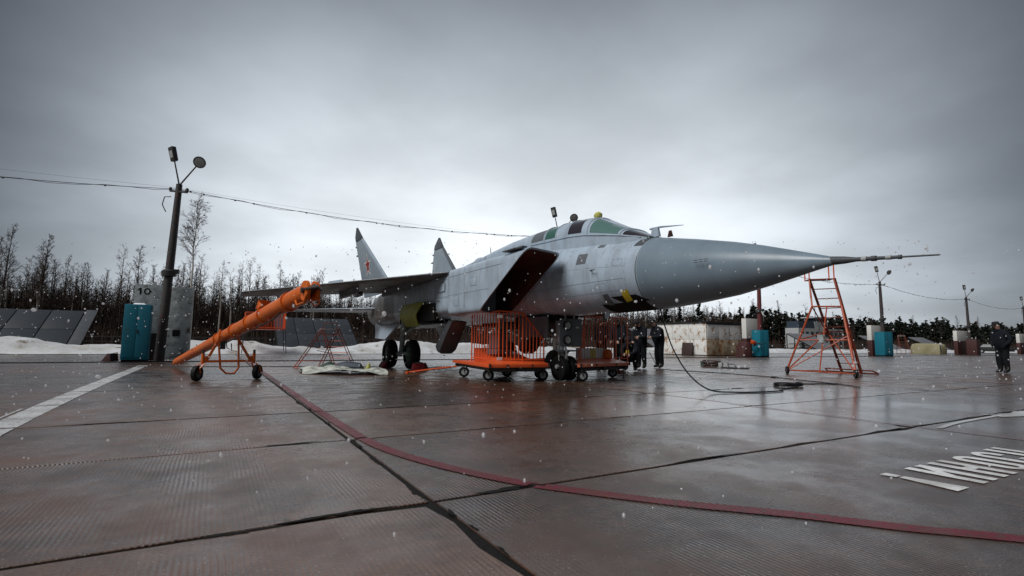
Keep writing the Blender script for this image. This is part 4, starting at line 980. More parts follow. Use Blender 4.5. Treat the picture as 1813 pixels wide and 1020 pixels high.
for w, s in ((wl, -1), (wr, 1)):
    wa = (ax*.75 - fw*.66).normalized()
    wo = wheel('wheel', w+ax*s*.03, wa, .168, .115, tw, hub='dark_metal')
    mb = MB()
    for k in (-1, 1): mb.path([w+ax*s*.03+wa*.075*k, w+ax*s*.03+wa*.075*k+Vector((0, 0, .1))-ax*.02, w-ax*s*.06+wa*.05*k+Vector((0, 0, .20))], .018, 6)
    mb.path([w-ax*s*.06+Vector((0, 0, .19)), w-ax*s*.06+Vector((0, 0, .42))], .035, 10); mb.build('caster_fork', M['orange2'], wo)
    mb = MB(); mb.tube(w-ax*s*.06+Vector((0, 0, .38)), w-ax*s*.06+Vector((0, 0, .50)), .028); mb.build('screw_cap', M['dark_metal'], tw)
# ---------- folding trestle ladder
def trestle(label, ap, f1, f2, h, w, m, group=None):
    r = thing('trestle_ladder', label, 'ladder', ((ap[0]+0), ap[1], 0), group)
    a = Vector((ap[0], ap[1], h)); d = (Vector(f2)-Vector(f1)); d.z = 0; d.normalize(); s = Vector((-d.y, d.x, 0))
    for f, nm in ((Vector((*f1[:2], .02)), 'step_frame'), (Vector((*f2[:2], .02)), 'back_frame')):
        mb = MB()
        for k in (-1, 1):
            for e in (-.045, .045): mb.tube(a+s*k*w*.35+s*e, f+s*k*w*.5+s*e, .016, n=6)
        for k in range(1, 6):
            p, q = a.lerp(f, k/6)+s*w*(.35+.15*k/6), a.lerp(f, k/6)-s*w*(.35+.15*k/6); mb.tube(p, q, .013, n=6)
        mb.tube(f+s*w*.5, f-s*w*.5, .016, n=6); mb.build(nm, m, r)
    mb = MB(); mb.box(a+Vector((0, 0, -.02)), (.2, w*.8, .03), rz=atan2(d.y, d.x)); mb.build('top_step', M['white_paint'], r)
    mb = MB(); mb.path([a+s*w*.3, a+s*w*.3+Vector((0, 0, .18)), a-s*w*.3+Vector((0, 0, .18)), a-s*w*.3], .014, 6)
    mb.tube(Vector((*f1[:2], .02)).lerp(a, .42), Vector((*f2[:2], .02)).lerp(a, .25), .012, n=6); mb.build('spreader', m, r)
    return r
trestle('low rust-orange trestle ladder standing open near the starboard main wheels', (3.45, 18.5), (2.55, 17.1, 0), (4.3, 20.2, 0), 1.30, .75, M['orange'])
trestle('small orange trestle ladder in the snow far to the right', (76, 31.5), (74.8, 30.6, 0), (77.4, 32.2, 0), 2.3, 1.0, M['orange_dark'])
# crumpled tarpaulin with tools
mb = MB(); r_ = random.Random(6); n = 22; rows = []
for i in range(n+1):
    row = []
    for j in range(n+1):
        uu, vv = i/n*2-1, j/n*2-1; rad = 1+.25*vnoise(uu*2, vv*2, 8)
        fall = max(0, 1-(uu*uu+vv*vv)*.62)
        row.append((3.12 + uu*.85*rad + vv*.10, 14.75 - uu*.62 + vv*.75*rad, .008 + fall**.6*.24*(.1+vnoise(uu*3.4, vv*3.4, 11)) + .07*fall*vnoise(uu*9, vv*9, 3)))
    rows.append(row)
mb.loft(rows, caps=False, closed=False); o = mb.build('tarpaulin', M['tarp'], None, sharp=35); tag(o, 'crumpled pale tarpaulin lying on the concrete near the main wheels', 'tarpaulin')
mb = MB(); mb.path([(2.9, 14.7, .16), (3.2, 14.55, .20), (3.5, 14.4, .17), (3.65, 14.5, .08)], [.09, .13, .12, .05], 8); tag(mb.build('dark_cover_bundle', M['tarp_dark'], None, sharp=30), 'dark blue rolled cover lying on the pale tarpaulin', 'cover')
mb = MB(); mb.path([(2.62, 15.15, .14), (2.85, 15.1, .22), (3.1, 15.05, .15)], [.06, .09, .05], 8); tag(mb.build('grey_bag', M['green_box'], None, sharp=30), 'dark green bag on the far edge of the pale tarpaulin', 'bag')
mb = MB(); mb.lathe((3.72, 14.42, .03), (.3, .1, 1), [(0, .07), (.02, .09), (.16, .06), (.26, .02)], 10); tag(mb.build('yellow_cone', M['primer'], None), 'small yellow-green cone at the right end of the tarpaulin', 'cone')
# chocks
def chock(label, c, rz, s=1.0):
    r = thing('wheel_chock', label, 'chock', (c[0], c[1], 0), 'red wheel chocks')
    R = Matrix.Rotation(rz, 3, 'Z'); c = Vector((*c, 0)); mb = MB()
    mb.prism([c + R @ Vector(p)*s for p in ((-.14, -.15, .004), (.14, -.15, .004), (.10, -.15, .05), (-.02, -.15, .22), (-.10, -.15, .22))], R @ Vector((0, .30, 0))*s); mb.build('block', M['redbrown' if s > 1.2 else 'red'], r, bevel=.008)
    mb = MB(); mb.path([c + R @ Vector((-.05, -.16, .2))*s, c + R @ Vector((-.2, 0, .25))*s, c + R @ Vector((-.05, .16, .2))*s], .012, 6); mb.build('rope', M['dark_metal'], r)
    return r
chock('red wheel chock at the left side of the rear starboard main tyre', (4.95, 17.05), radians(200)); chock('red wheel chock in front of the forward starboard main tyre', (5.50, 15.32), radians(85)); chock('red wheel chock at the right side of the forward starboard main tyre', (5.82, 15.62), radians(20))
chock('large dark red chock left of the tall teal cabinet', (-3.42, 24.75), radians(150), 1.35)
# ---------- tall wheeled access ladder under the nose
lad = thing('access_ladder', 'tall orange wheeled access ladder with a top platform standing beyond the nose', 'ladder', (16.6, 8.9, 0))
W1, W2 = Vector((15.81, 9.74, .12)), Vector((15.72, 7.68, .12)); S1, S2 = Vector((18.75, 9.62, .03)), Vector((18.02, 8.66, .03))
TA, TB = Vector((16.38, 9.22, 3.0)), Vector((16.80, 8.68, 3.0)); TC, TD = TA + Vector((.28, .30, 0)), TB + Vector((.28, .30, 0))
K1, K2 = Vector((16.10, 9.02, 2.12)), Vector((16.70, 8.45, 2.12))
mb = MB()
dside = (TB-TA).normalized()
for t0, t1_ in ((TA, S1), (TB, S2)):
    off = Vector((-.25, -.16, 0))
    mb.tube(t0, t1_, 0.0312, n=8); mb.tube(t0+off*.9, t1_+off*1.1, 0.0260, n=8)
    for k in range(1, 9):
        a = t0.lerp(t1_, k/9); mb.tube(a, t0.lerp(t1_, k/9)+off, 0.0156, n=6)
mb.build('stair_rails', M['orange_dark'], lad)
for k in range(1, 10):
    q = MB(); a, b = TA.lerp(S1, k/10), TB.lerp(S2, k/10); q.bar(a+Vector((-.08, -.06, 0)), b+Vector((-.08, -.06, 0)), .10, .022); q.build('tread', M['orange_dark'], lad)
mb = MB()
for k, w in ((K1, W1), (K2, W2)): mb.tube(k, w+Vector((0, 0, .02)), 0.0312, n=8)
mb.tube(K1, TA, 0.0260, n=8); mb.tube(K2, TB, 0.0260, n=8); mb.tube(K1, K2, 0.0234, n=8)
m1, m2 = K1.lerp(W1, .52), K2.lerp(W2, .52); e1, e2 = TA.lerp(S1, .55), TB.lerp(S2, .55)
for a, b in ((m1, m2), (m1, e1), (m2, e2), (e1, e2), (W1, W2), (W1, S1), (W2, S2), (W1, e1), (W2, e1), (W1, m2.lerp(e2, .5)), (W2, e2), (K1, e1.lerp(S1, .1)), (K2, e2.lerp(S2, .1)), (m1.lerp(m2, .5), W1.lerp(W2, .5)), (K1.lerp(K2, .5), m1.lerp(m2, .5)), (TA, K1+Vector((.3, .2, .3))), (TB, K2+Vector((.3, .2, .3)))):
    mb.tube(a, b, 0.0208, n=6)
mb.build('support_frame', M['orange_mid'], lad)
mb = MB(); mb.prism([TA, TB, TD, TC], (0, 0, .03)); mb.build('top_platform', M['orange_dark'], lad)
mb = MB()
for p in (TA, TB, TC, TD): mb.tube(p, p+Vector((0, 0, .62)), 0.0208, n=6)
for a, b in ((TA, TC), (TB, TD), (TC, TD)): mb.tube(a+Vector((0, 0, .62)), b+Vector((0, 0, .62)), 0.0208, n=6)
mb.build('guard_rail', M['orange'], lad)
mb = MB(); F1, F2 = Vector((18.62, 10.0, .03)), Vector((18.25, 8.25, .03)); mb.tube(F1, F2, 0.0260, n=6); mb.tube(F1+Vector((-.25, -.05, .10)), F2+Vector((-.25, .05, .10)), 0.0234, n=6); mb.tube(F1, F1+Vector((-.25, -.05, .10)), 0.0208, n=6); mb.tube(F2, F2+Vector((-.25, .05, .10)), 0.0208, n=6); mb.build('foot_bar', M['orange_dark'], lad)
mb = MB(); mb.box(m1.lerp(m2, .45)+Vector((-.04, -.04, .04)), (.02, .30, .24), rz=-.4); mb.build('notice_plate', M['conc_panel'], lad)
for w in (W1, W2): wheel('wheel', w, (.75, -.66, 0), .125, .07, lad, hub='dark_metal')
# ---------- elevated orange platform far behind the tow bar
def cage(label, c, w, d, zf, h, m):
    r = thing('work_platform', label, 'platform', (c[0], c[1], 0)); x, y = c
    cs = [(x-w/2, y-d/2), (x+w/2, y-d/2), (x+w/2, y+d/2), (x-w/2, y+d/2)]
    mb = MB(); mb.box((x, y, zf), (w, d, .06)); mb.build('floor', m, r)
    mb = MB()
    for p in cs: mb.tube((*p, zf), (*p, zf+h), .022, n=6); mb.tube((*p, zf), (x+(p[0]-x)*1.1, y+(p[1]-y)*1.1, .02), .025, n=6, m=1)
    for a, b in zip(cs, cs[1:]+cs[:1]):
        mb.tube((*a, zf+h), (*b, zf+h), .022, n=6); mb.tube((*a, zf+.1), (*b, zf+.1), .018, n=6)
    mb.build('frame', [m, M['dark_metal']], r)
    for a, b in zip(cs, cs[1:]+cs[:1]):
        k = int(Vector((a[0]-b[0], a[1]-b[1])).length/.17)
        for i in range(1, k):
            q = MB(); px, py = a[0]+(b[0]-a[0])*i/k, a[1]+(b[1]-a[1])*i/k; q.tube((px, py, zf+.1), (px, py, zf+h), .012, n=5, caps=False); q.build('baluster', m, r)
    return r
cage('orange railed work platform on legs standing beyond the raised tow bar', (2.75, 36.4), 2.3, 1.2, 1.55, 1.05, M['orange'])
# ---------- hanging earth cable with its coil, second cable
def spline(pts, k=8):
    P = [Vector(p) for p in pts]; out = []
    for a, b, c, d in zip([P[0]]+P[:-2], P[:-1], P[1:], P[2:]+[P[-1]]):
        for i in range(k):
            s = i/k; out.append(.5*((2*b)+(c-a)*s+(2*a-5*b+4*c-d)*s*s+(-a+3*b-3*c+d)*s**3))
    return out+[P[-1]]
c0 = F(7.0, radians(176))
pts = [(7.30, 6.95, 1.57), (7.36, 6.88, 1.2), (7.48, 6.78, .75), (7.72, 6.64, .32), (8.05, 6.48, .06), (8.5, 6.28, .015), (9.2, 6.10, .014), (9.75, 6.12, .014), (10.05, 6.35, .014), (10.5, 6.42, .014), (11.0, 6.55, .016)]
for k in range(16):
    a = k*2*pi/5.3; pts.append((11.05 + .36*cos(a+1), 6.80 + .26*sin(a+1), .016 + .004*k))
pts += [(11.4, 7.05, .016), (12.0, 6.95, .014), (12.7, 6.6, .014)]
mb = MB(); mb.path(spline(pts, 6), .013, 6); tag(mb.build('earthing_cable', M['hose'], None), 'black cable hanging from the nose and coiled on the concrete', 'cable')
mb = MB(); mb.path(spline([(14.35, 14.25, .6), (14.1, 13.6, .08), (13.73, 12.84, .014), (13.8, 11.4, .014), (13.78, 10.18, .014), (13.6, 9.0, .014), (13.31, 8.11, .014), (12.61, 6.48, .014), (12.2, 5.9, .014)], 8), .013, 6)
mb.lathe((13.5, 8.7, .016), (.3, .9, 0), [(-.12, .02), (-.1, .03), (.1, .03), (.12, .02)], 8)
tag(mb.build('power_cable', M['hose'], None), 'long black cable running across the concrete towards the tall ladder', 'cable')
for (x, y), (x2, y2), (x3, y3) in (((5.2, 17.3), (2.0, 18.6), (-2, 19.5)), ((6.0, 16.2), (8.5, 17.6), (11.5, 17.9))):
    mb = MB(); mb.path(spline([(x, y, .014), (x2, y2, .014), (x3, y3, .014)], 10), .014, 6); tag(mb.build('ground_cable', M['hose'], None), 'thin cable on the ground running %s from the main wheels' % ('left' if x3 < 0 else 'right'), 'cable')
# ---------- tools by the cable
box_thing('tool_box', 'small dark green tool box on the concrete right of the airmen', 'box', (17.75, 14.55, .11), (.32, .24, .20), M['green_box'], .7)
mb = MB(); r_ = random.Random(9); pts = []
for k in range(46): pts.append((17.4 + .28*cos(k*1.3)+r_.gauss(0, .05), 13.85 + .34*sin(k*1.3)+r_.gauss(0, .05), .03 + .23*(k/46)*r_.uniform(.7, 1.1)))
mb.path(spline(pts, 3), .026, 6); tag(mb.build('hose_heap', M['brownbox'], None), 'heap of dark brown hose between the green box and the drip tray', 'hose')
mb = MB(); mb.box((17.15, 13.25, .10), (.16, .14, .20), rz=.4); mb.path([(17.15, 13.25, .2), (17.1, 13.2, .30), (17.2, 13.0, .30), (17.25, 12.95, .12)], .02, 6); tag(mb.build('hand_pump', M['hub'], None, bevel=.01), 'small pale hand pump at the right of the hose heap', 'pump')
mb = MB(); mb.box((17.2, 12.65, .03), (.35, .95, .045), rz=.45); mb.path([(17.1, 12.85, .06), (17.1, 12.9, .16), (17.15, 12.65, .16), (17.2, 12.6, .06)], .018, 6); tag(mb.build('drip_tray', M['dark_metal'], None, bevel=.006), 'flat dark tray with a handle lying right of the hand pump', 'tray')
# =================================================================== POLES, PANELS, CABINETS
def pole_tree():
    r = thing('lamp_pole', '-', 'lamp pole', (0, 0, 0), 'lamp poles along the edge of the apron')
    mb = MB(); mb.path([(0, 0, -.02), (.07, 0, 2.4), (.14, 0, 4.9), (.20, 0, 7.30)], [.185, .165, .145, .115], 14); mb.build('post', M['pole'], r, sharp=60)
    mb = MB(); mb.lathe((.10, 0, 3.55), (0, 0, 1), [(-.14, .22), (-.12, .26), (.08, .27), (.14, .20)], 14); mb.box((.34, -.1, 3.62), (.22, .2, .18)); mb.build('collar', M['dark_metal'], r)
    mb = MB(); mb.bar((-.12, .1, 7.0), (.52, -.26, 6.94), .07); mb.lathe((-.10, .1, 7.02), (0, 0, 1), [(0, .05), (.1, .06), (.14, .03)], 8); mb.lathe((.5, -.25, 6.96), (0, 0, 1), [(0, .06), (.1, .07), (.16, .04)], 8); mb.path([(-.05, .05, 6.75), (-.28, .1, 6.72), (-.34, .14, 6.4), (-.2, .12, 6.1)], .02, 6); mb.build('cross_arm', M['dark_metal'], r)
    a0, a1 = Vector((.2, 0, 7.25)), Vector((-.03, .03, 8.24)); mb = MB(); mb.tube(a0, a1, .032, .026, 8); mb.build('bracket', M['dark_metal'], r)
    d = (a1-a0).normalized(); sd_ = Vector((.6, -.8, 0)); sd_ = (sd_ - d*sd_.dot(d)).normalized(); nr = d.cross(sd_)
    rot = Matrix((sd_, nr, d)).transposed(); c = a1 + d*.33
    mb = MB(); mb.box(c, (.26, .18, .60), rot=rot, taper=1.06); h = mb.build('lamp_head', M['dark_metal'], r, bevel=.03)
    for s in (-1, 1): 
        mb = MB(); mb.box(c + nr*s*.096 - d*.02, (.17, .006, .30), rot=rot); mb.build('lens', M['lamp_glass'], h)
    b1 = Vector((.76, -.46, 8.04)); mb = MB(); mb.tube(a0, b1, .032, .026, 8); mb.build('bracket', M['dark_metal'], r)
    d2 = (b1-a0).normalized(); nz = Vector((-.25, -.85, -.45)).normalized(); c2 = b1 + d2*.24
    mb = MB(); mb.lathe(c2, nz, [(-.15, .05), (-.12, .14), (-.02, .22), (.05, .245), (.06, .225), (.05, .215)], 24); h = mb.build('lamp_head', M['dark_metal'], r)
    mb = MB(); mb.lathe(c2, nz, [(.03, .21), (.055, .195), (.07, .1), (.075, .02)], 24); mb.build('lens', M['lamp_glass'], h)
    return r
P0 = pole_tree()
poles = [(-1.88, 24.9, 'nearest lamp pole standing between the teal cabinet and the tall birch'), (16.95, 24.15, 'lamp pole whose heads show just above the cockpit canopy'), (36.4, 24.5, 'lamp pole with its foot below the underside of the nose'), (56.9, 25.1, 'lamp pole right of the tall access ladder'), (82.9, 26.9, 'lamp pole behind the pale covered crate'), (108, 28.2, 'lamp pole at the right edge of the photograph'), (-21.5, 24.9, 'lamp pole beyond the left edge')]
for k, (x, y, lb) in enumerate(poles):
    if k == 6: continue
    p = P0 if k == 0 else copy_tree(P0); p.location = (x, y, 0); p['label'] = lb
    if k == 2:
        for ch in p.children:
            if ch.name.startswith('post'): ch.data = ch.data.copy(); ch.data.materials[0] = M['pole_red']
    if k > 0: p.rotation_euler = (0, radians(-1.8*(k > 2)), radians((0, -6, 4, -3, 8, 0)[k]))
# sagging wires with little clips
def wire(i, j, dz, dy, sag, label):
    (x, y, _), (x2, y2, _) = poles[i], poles[j]
    a, b = Vector((x+.2, y+dy, 7.10+dz)), Vector((x2+.2, y2+dy, 7.10+dz)); L_ = (b-a).length
    if label is None: return
    pts = [a.lerp(b, t/24) + Vector((0, 0, -sag*4*(t/24)*(1-t/24))) for t in range(25)]
    r_ = random.Random(i*7+j)
    mb = MB(); mb.path(pts, .012, 5)
    mb.path([p + Vector((0, 0, -.05*sin(k*1.7)-.02)) for k, p in enumerate(pts)], .009, 5)
    for k in range(14):
        t = r_.uniform(.02, .98); p = a.lerp(b, t) + Vector((0, 0, -sag*4*t*(1-t)-.01)); mb.lathe(p, (1, 0, 0), [(-.04, .01), (-.03, .035), (.03, .035), (.04, .01)], 6)
    tag(mb.build('overhead_wire', M['wire'], None), label, 'wire', 'overhead wires')
wire(6, 0, 0, 0, .55, 'sagging overhead wire running left from the nearest lamp pole'); wire(0, 1, 0, 0, .45, 'sagging overhead wire from the nearest lamp pole towards the cockpit')
wire(1, 2, 0, 0, .4, 'overhead wire behind the nose of the jet'); wire(2, 3, 0, 0, .5, 'overhead wire from behind the nose to the pole right of the ladder'); wire(3, 4, 0, 0, .6, 'overhead wire between the two lamp poles right of the ladder'); wire(4, 5, 0, 0, .6, 'overhead wire running out of the photograph at the right')
# thin second wire on the left
for (a, b, sg, lb) in (((-21.5, 25.2, 7.25), (-1.9, 25.2, 7.22), .25, 'hair-thin upper wire left of the nearest lamp pole'), ((-1.9, 25.2, 7.22), (16.8, 25.2, 7.15), .2, 'hair-thin upper wire right of the nearest lamp pole')):
    a, b = Vector(a), Vector(b); mb = MB(); mb.path([a.lerp(b, t/16)+Vector((0, 0, -sg*4*(t/16)*(1-t/16))) for t in range(17)], .0035, 4); tag(mb.build('overhead_wire', M['wire'], None), lb, 'wire', 'overhead wires')
# weathered panel with the stand number
pn = thing('weathered_panel', 'tall weathered grey panel marked 10 behind the teal cabinet and lamp pole', 'panel', (-1.95, 25.3, 0))
mb = MB(); mb.box((-2.42, 25.4, 1.55), (.98, .14, 3.06)); mb.build('concrete_slab', M['conc_panel'], pn, bevel=.015)
mb = MB(); mb.box((-1.38, 25.4, 1.52), (.96, .14, 3.0)); mb.build('concrete_slab', M['conc_panel'], pn, bevel=.015)
mb = MB(); mb.box((-2.42, 25.32, .55), (.92, .03, 1.1)); mb.build('lower_boarding', M['black'], pn)
mb = MB(); mb.box((-1.40, 25.322, 1.12), (.26, .02, .26)); mb.build('hatch', M['black'], pn)
mb = MB(); mb.box((-.885, 25.3, 1.5), (.04, .10, 3.06)); mb.build('edge_post', M['white_paint'], pn)
def digit_mesh(ox, oz, s, polys, name, y, par):
    mb = MB()
    for p in polys: mb.prism([(ox+a*s, y, oz+b*s) for a, b in p], (0, -.004, 0))
    return mb.build(name, M['black'], par, smooth=False)
oct_o = [(.5+.42*cos(a), .5+.5*sin(a)) for a in [k*pi/8 for k in range(17)]]; oct_i = [(.5+.24*cos(a), .5+.33*sin(a)) for a in [k*pi/8 for k in range(17)]]
yb = 25.327
digit_mesh(-2.83, 2.66, .27, [[(.30, 0), (.52, 0), (.52, 1), (.30, 1)], [(.30, .98), (.08, .80), (.08, .62), (.30, .76)]], 'numeral', yb, pn)
digit_mesh(-2.63, 2.66, .27, [[oct_o[k], oct_o[k+1], oct_i[k+1], oct_i[k]] for k in range(16)], 'numeral', yb, pn)
digit_mesh(-2.40, 2.66, .27, [[(.0, .35), (.28, .5), (.0, .65)]], 'arrow_mark', yb, pn)
# teal cabinets, painted boards
def cabinet(label, c, w, d, h, rz, snow=False):
    r = thing('electrical_cabinet', label, 'cabinet', (c[0], c[1], 0), 'teal cabinets by the lamp poles'); R = Matrix.Rotation(rz, 3, 'Z'); c = Vector((*c, 0))
    mb = MB(); mb.box(c+Vector((0, 0, .08+h/2)), (w, d, h), rot=R); mb.build('cabinet_body', M['teal'], r, bevel=.015)
    mb = MB(); mb.box(c+Vector((0, 0, .045)), (w*.94, d*.94, .09), rot=R); mb.build('plinth', M['black'], r)
    for s in (-1, 1):
        mb = MB(); mb.box(c + R @ Vector((s*w*.24, -d/2-.008, .10+h/2)), (w*.46, .02, h*.94), rot=R); mb.build('cabinet_door', M['teal'], r, bevel=.006)
    mb = MB(); mb.box(c + R @ Vector((w*.04, -d/2-.03, .1+h*.5)), (.03, .03, .14), rot=R); mb.build('handle', M['dark_metal'], r)
    if snow: mb = MB(); mb.box(c + R @ Vector((.02, -.05, h+.105)), (w*.5, d*.7, .05), rot=R, taper=.7); mb.build('snow_cap', M['snowflake'], r, bevel=.015)
    return r
cabinet('tall teal cabinet on the left in front of the weathered panel', (-2.60, 24.30), .84, .66, 2.10, radians(0), True)
cabinet('teal cabinet beside the lamp pole below the nose', (35.85, 24.1), .85, .8, 1.95, radians(-12)); cabinet('teal cabinet beside the lamp pole right of the tall ladder', (55.1, 24.3), 1.2, .9, 2.2, radians(-10))
def board(label, x0, x1, y, h, zs):
    r = thing('painted_board', label, 'panel', ((x0+x1)/2, y, 0), 'white and red painted panels behind the lamp poles')
    mb = MB(); mb.box(((x0+x1)/2, y, (zs+h)/2), (x1-x0, .4, h-zs)); mb.build('white_part', M['white_paint'], r, bevel=.02)
    mb = MB(); mb.box(((x0+x1)/2, y, zs/2), (x1-x0+.02, .42, zs)); mb.build('red_part', M['redbrown'], r, bevel=.02)
    return r
board('white and red painted panel behind the pole below the nose', 35.5, 37.0, 25.2, 2.95, 1.40); board('white and red painted panel behind the pole right of the tall ladder', 55.3, 57.7, 25.6, 2.95, 1.50); board('white and red painted panel at the pole behind the covered crate', 81.0, 84.2, 27.7, 3.0, 1.72); board('white and red painted panel at the right edge of the photograph', 107.4, 110.6, 29.0, 3.1, 1.7)
box_thing('dark_cabinet', 'dark red-brown cabinet at the foot of the pole behind the covered crate', 'cabinet', (81.7, 26.2, .95), (1.6, 1.0, 1.9), M['redbrown'], .1)
# fire point by the third pole: red trolley with an orange top
fp_ = thing('fire_cart', 'dark red fire cart with an orange bucket in front of the red and white panel', 'cart', (34.6, 24.3, 0))
mb = MB(); mb.prism([(34.3, 24.5, .02), (34.9, 24.2, .02), (34.9, 24.25, 1.1), (34.65, 24.4, 1.15)], (.1, .8, 0)); mb.build('cart_body', M['redbrown'], fp_, bevel=.03)
mb = MB(); mb.lathe((34.75, 24.0, .95), (.2, -.3, 1), [(0, .10), (.08, .18), (.28, .22), (.3, .16)], 14); mb.build('bucket', M['orange'], fp_)
mb = MB(); mb.path([(34.8, 24.0, .8), (35.0, 23.7, 1.05), (35.3, 23.6, .95)], .05, 8); mb.build('nozzle', M['redbrown'], fp_)
# rust-stained white steel shed
sh = thing('steel_shed', 'rust-stained white steel shed behind the airmen under the nose', 'shed', (36.3, 30.2, 0))
X_, Y_ = 34.3, 27.7
mb = MB(); mb.box((X_+2.2, Y_+2.7, 1.37), (4.3, 5.3, 2.70)); mb.build('shed_wall', M['dark_metal'], sh)
for k in range(3):
    for z0, z1 in ((.06, 1.30), (1.315, 2.62)):
        mb = MB(); mb.box((X_+.035, Y_+.95+k*1.76, (z0+z1)/2), (.03, 1.74, z1-z0)); mb.build('wall_sheet', M['rustwhite'], sh, bevel=.004)
for k in range(3):
    for z0, z1 in ((.06, 1.30), (1.315, 2.52)):
        mb = MB(); mb.box((X_+.78+k*1.44, Y_+.035, (z0+z1)/2), (1.425, .03, z1-z0)); mb.build('wall_sheet', M['rust'] if z0 < .1 else M['rustwhite'], sh, bevel=.004)
mb = MB(); mb.box((X_+2.2, Y_+2.7, 2.76), (4.6, 5.6, .07), rot=Matrix.Rotation(radians(-1.0), 3, 'Y')); mb.build('roof', M['dark_metal'], sh)
mb = MB(); mb.box((X_-.25, 29.5, .52), (.12, 1.05, 1.02), rot=Matrix.Rotation(.14, 3, 'Y')); tag(mb.build('brown_board', M['brownbox'], None, bevel=.01), 'dark brown board leaning against the rusty white shed', 'board')
# covered crate, dark car
mb = MB(); rings = []
for k, (z, q) in enumerate(((0.0, 1.0), (.4, 1.03), (.9, 1.0), (1.25, .93), (1.36, .7))):
    rings.append([(80.6 + 1.0*q*spow(cos(a), .35)+.05*vnoise(a*3, z*4, 2), 30.4 + 1.7*q*spow(sin(a), .35)+.12*vnoise(a*3, z*4, 6), z) for a in [2*pi*i/40 for i in range(40)]])
mb.loft(rings); cr_ = mb.build('covered_crate', M['tarp'], None, sharp=50); tag(cr_, 'pale cloth-covered crate in front of the snow at the right', 'crate')
cr_.data.materials[0] = mat('beige_cover', (.33, .30, .18), .7, (.22, .20, .11), .9, .9)
mb = MB(); mb.path([(79.55, 28.75, 0), (79.55, 28.78, 1.30)], .06, 6); mb.build('strap', M['dark_metal'], cr_)
car = thing('parked_car', 'dark parked car with a pale windscreen beyond the airman on the far right', 'car', (112, 33.6, 0))
mb = MB(); prof = [(-2.1, .3), (-2.1, .85), (-1.3, .95), (-.7, 1.5), (1.2, 1.5), (1.9, .95), (2.1, .9), (2.1, .3)]
mb.prism([(112+a*.3, 33.6+a, z) for a, z in prof], (1.7, -.5, 0)); mb.build('car_body', M['dark_metal'], car, bevel=.06)
mb = MB(); mb.prism([(111.95+a*.3, 33.6+a, z) for a, z in ((-1.15, 1.0), (-.65, 1.44), (1.12, 1.44), (1.6, 1.0))], (.03, 0, 0)); mb.build('side_window', M['lamp_glass'], car)
for a in (-1.3, 1.3): wheel('wheel', (112+a*.3, 33.6+a, .33), (1, -.3, 0), .33, .2, car)
# =================================================================== BLAST SHIELDS, FENCE, FAR BUILDING
def blast(label, x0, x1, bays, m, y0=40.6, y1=45.5, zt=2.72, z0=.15):
    r = thing('blast_shield', label, 'blast shield', ((x0+x1)/2, y1, 0), 'blast shields behind the stands')
    w = (x1-x0)/bays
    sl_ = Vector((0, y1-y0, zt-z0)); nrm_ = Vector((0, -(zt-z0), y1-y0)).normalized()
    for k in range(bays):
        for t0, t1_ in ((0, .485), (.492, 1)):
            a = Vector((x0+k*w+.03, y0, z0))+sl_*t0; b = Vector((x0+(k+1)*w-.03, y0, z0))+sl_*t0
            mb = MB(); mb.prism([a, b, b+sl_*(t1_-t0), a+sl_*(t1_-t0)], -nrm_*.06); mb.build('panel', m, r, bevel=.008)
    for k in range(bays+1):
        x = x0+k*w; mb = MB(); a = Vector((x, y0, z0))-nrm_*.10; b = a+sl_
        mb.bar(a, b, .10); mb.bar(b, (x, y1+.05, 0), .10); mb.bar(a, (x, y0, 0), .1); mb.bar(a.lerp(b, .5), (x, (y0+y1)/2, 0), .08); mb.bar(a.lerp(b, .5), (x, y1, .1), .07); mb.build('frame', M['black'], r)
    mb = MB(); mb.bar((x0, y1-.25, 1.2), (x1, y1-.25, 1.2), .08); mb.bar((x0, y1-.1, .5), (x1, y1-.1, .5), .08); mb.build('tie_beam', M['black'], r)
    return r
blast('dark grey sloping blast shield at the far left beyond the snow', -21.8, -7.9, 8, M['shield']); blast('dark grey sloping blast shield behind the trestle ladder', 4.05, 9.9, 4, M['shield'])
tag(box_thing('shield_end_plate', 'pale narrow end plate leaning on the left blast shield', 'plate', (-7.55, 43.0, 1.38), (.62, 5.4, .05), M['shield3']), None)
bpy.data.objects['shield_end_plate'].rotation_euler = (0, 0, 0)
me = bpy.data.objects['shield_end_plate'].data
for v in me.vertices: v.co.z += (v.co.y-43.0)*.52
for x, lb in ((23.5, 'sloping blast shield hidden behind the fuselage'), (42.5, 'sloping blast shield right of the rusty white shed'), (74.2, 'pale sloping blast shield seen end-on behind the tall ladder'), (94.5, 'sloping blast shield seen end-on left of the pole right of the ladder'), (112.5, 'sloping blast shield seen end-on behind the small trestle'), (131.5, 'sloping blast shield seen end-on left of the last pole')):
    if x == 23.5: continue
    blast(lb, x, x+6, 3, M['shield2'])
fe = thing('perimeter_fence', 'low dark fence running along the far side of the snow', 'fence', (60, 62, 0))
mb = MB()
for z in (.55, 1.02): mb.bar((-42, 62, z), (240, 62, z), .11, .09)
mb.build('rail', M['dark_metal'], fe)
pm = None
for k in range(80):
    x = -42 + k*3.55
    if pm is None:
        mb = MB(); mb.box((x, 62, .55), (.14, .14, 1.3)); pm = mb.build('post', M['dark_metal'], fe)
    else: q = pm.copy(); COL.objects.link(q); q.location.x += k*3.55
bd = thing('control_building', 'pale two-storey building with a glazed tower beyond the tall ladder', 'building', (156, 88, 0))
mb = MB(); mb.box((158, 88, 3.0), (24, 4, 6.0)); mb.build('wall', M['conc_far'], bd)
mb = MB(); mb.box((150.5, 88, 7.0), (8, 3.6, 2.0)); mb.build('upper_storey', M['bluewall'], bd)
mb = MB(); mb.box((158.5, 88, 7.6), (7, 3.4, 3.2)); mb.box((158.5, 88, 9.35), (8.4, 4.2, .35)); mb.build('tower', M['conc_far'], bd)
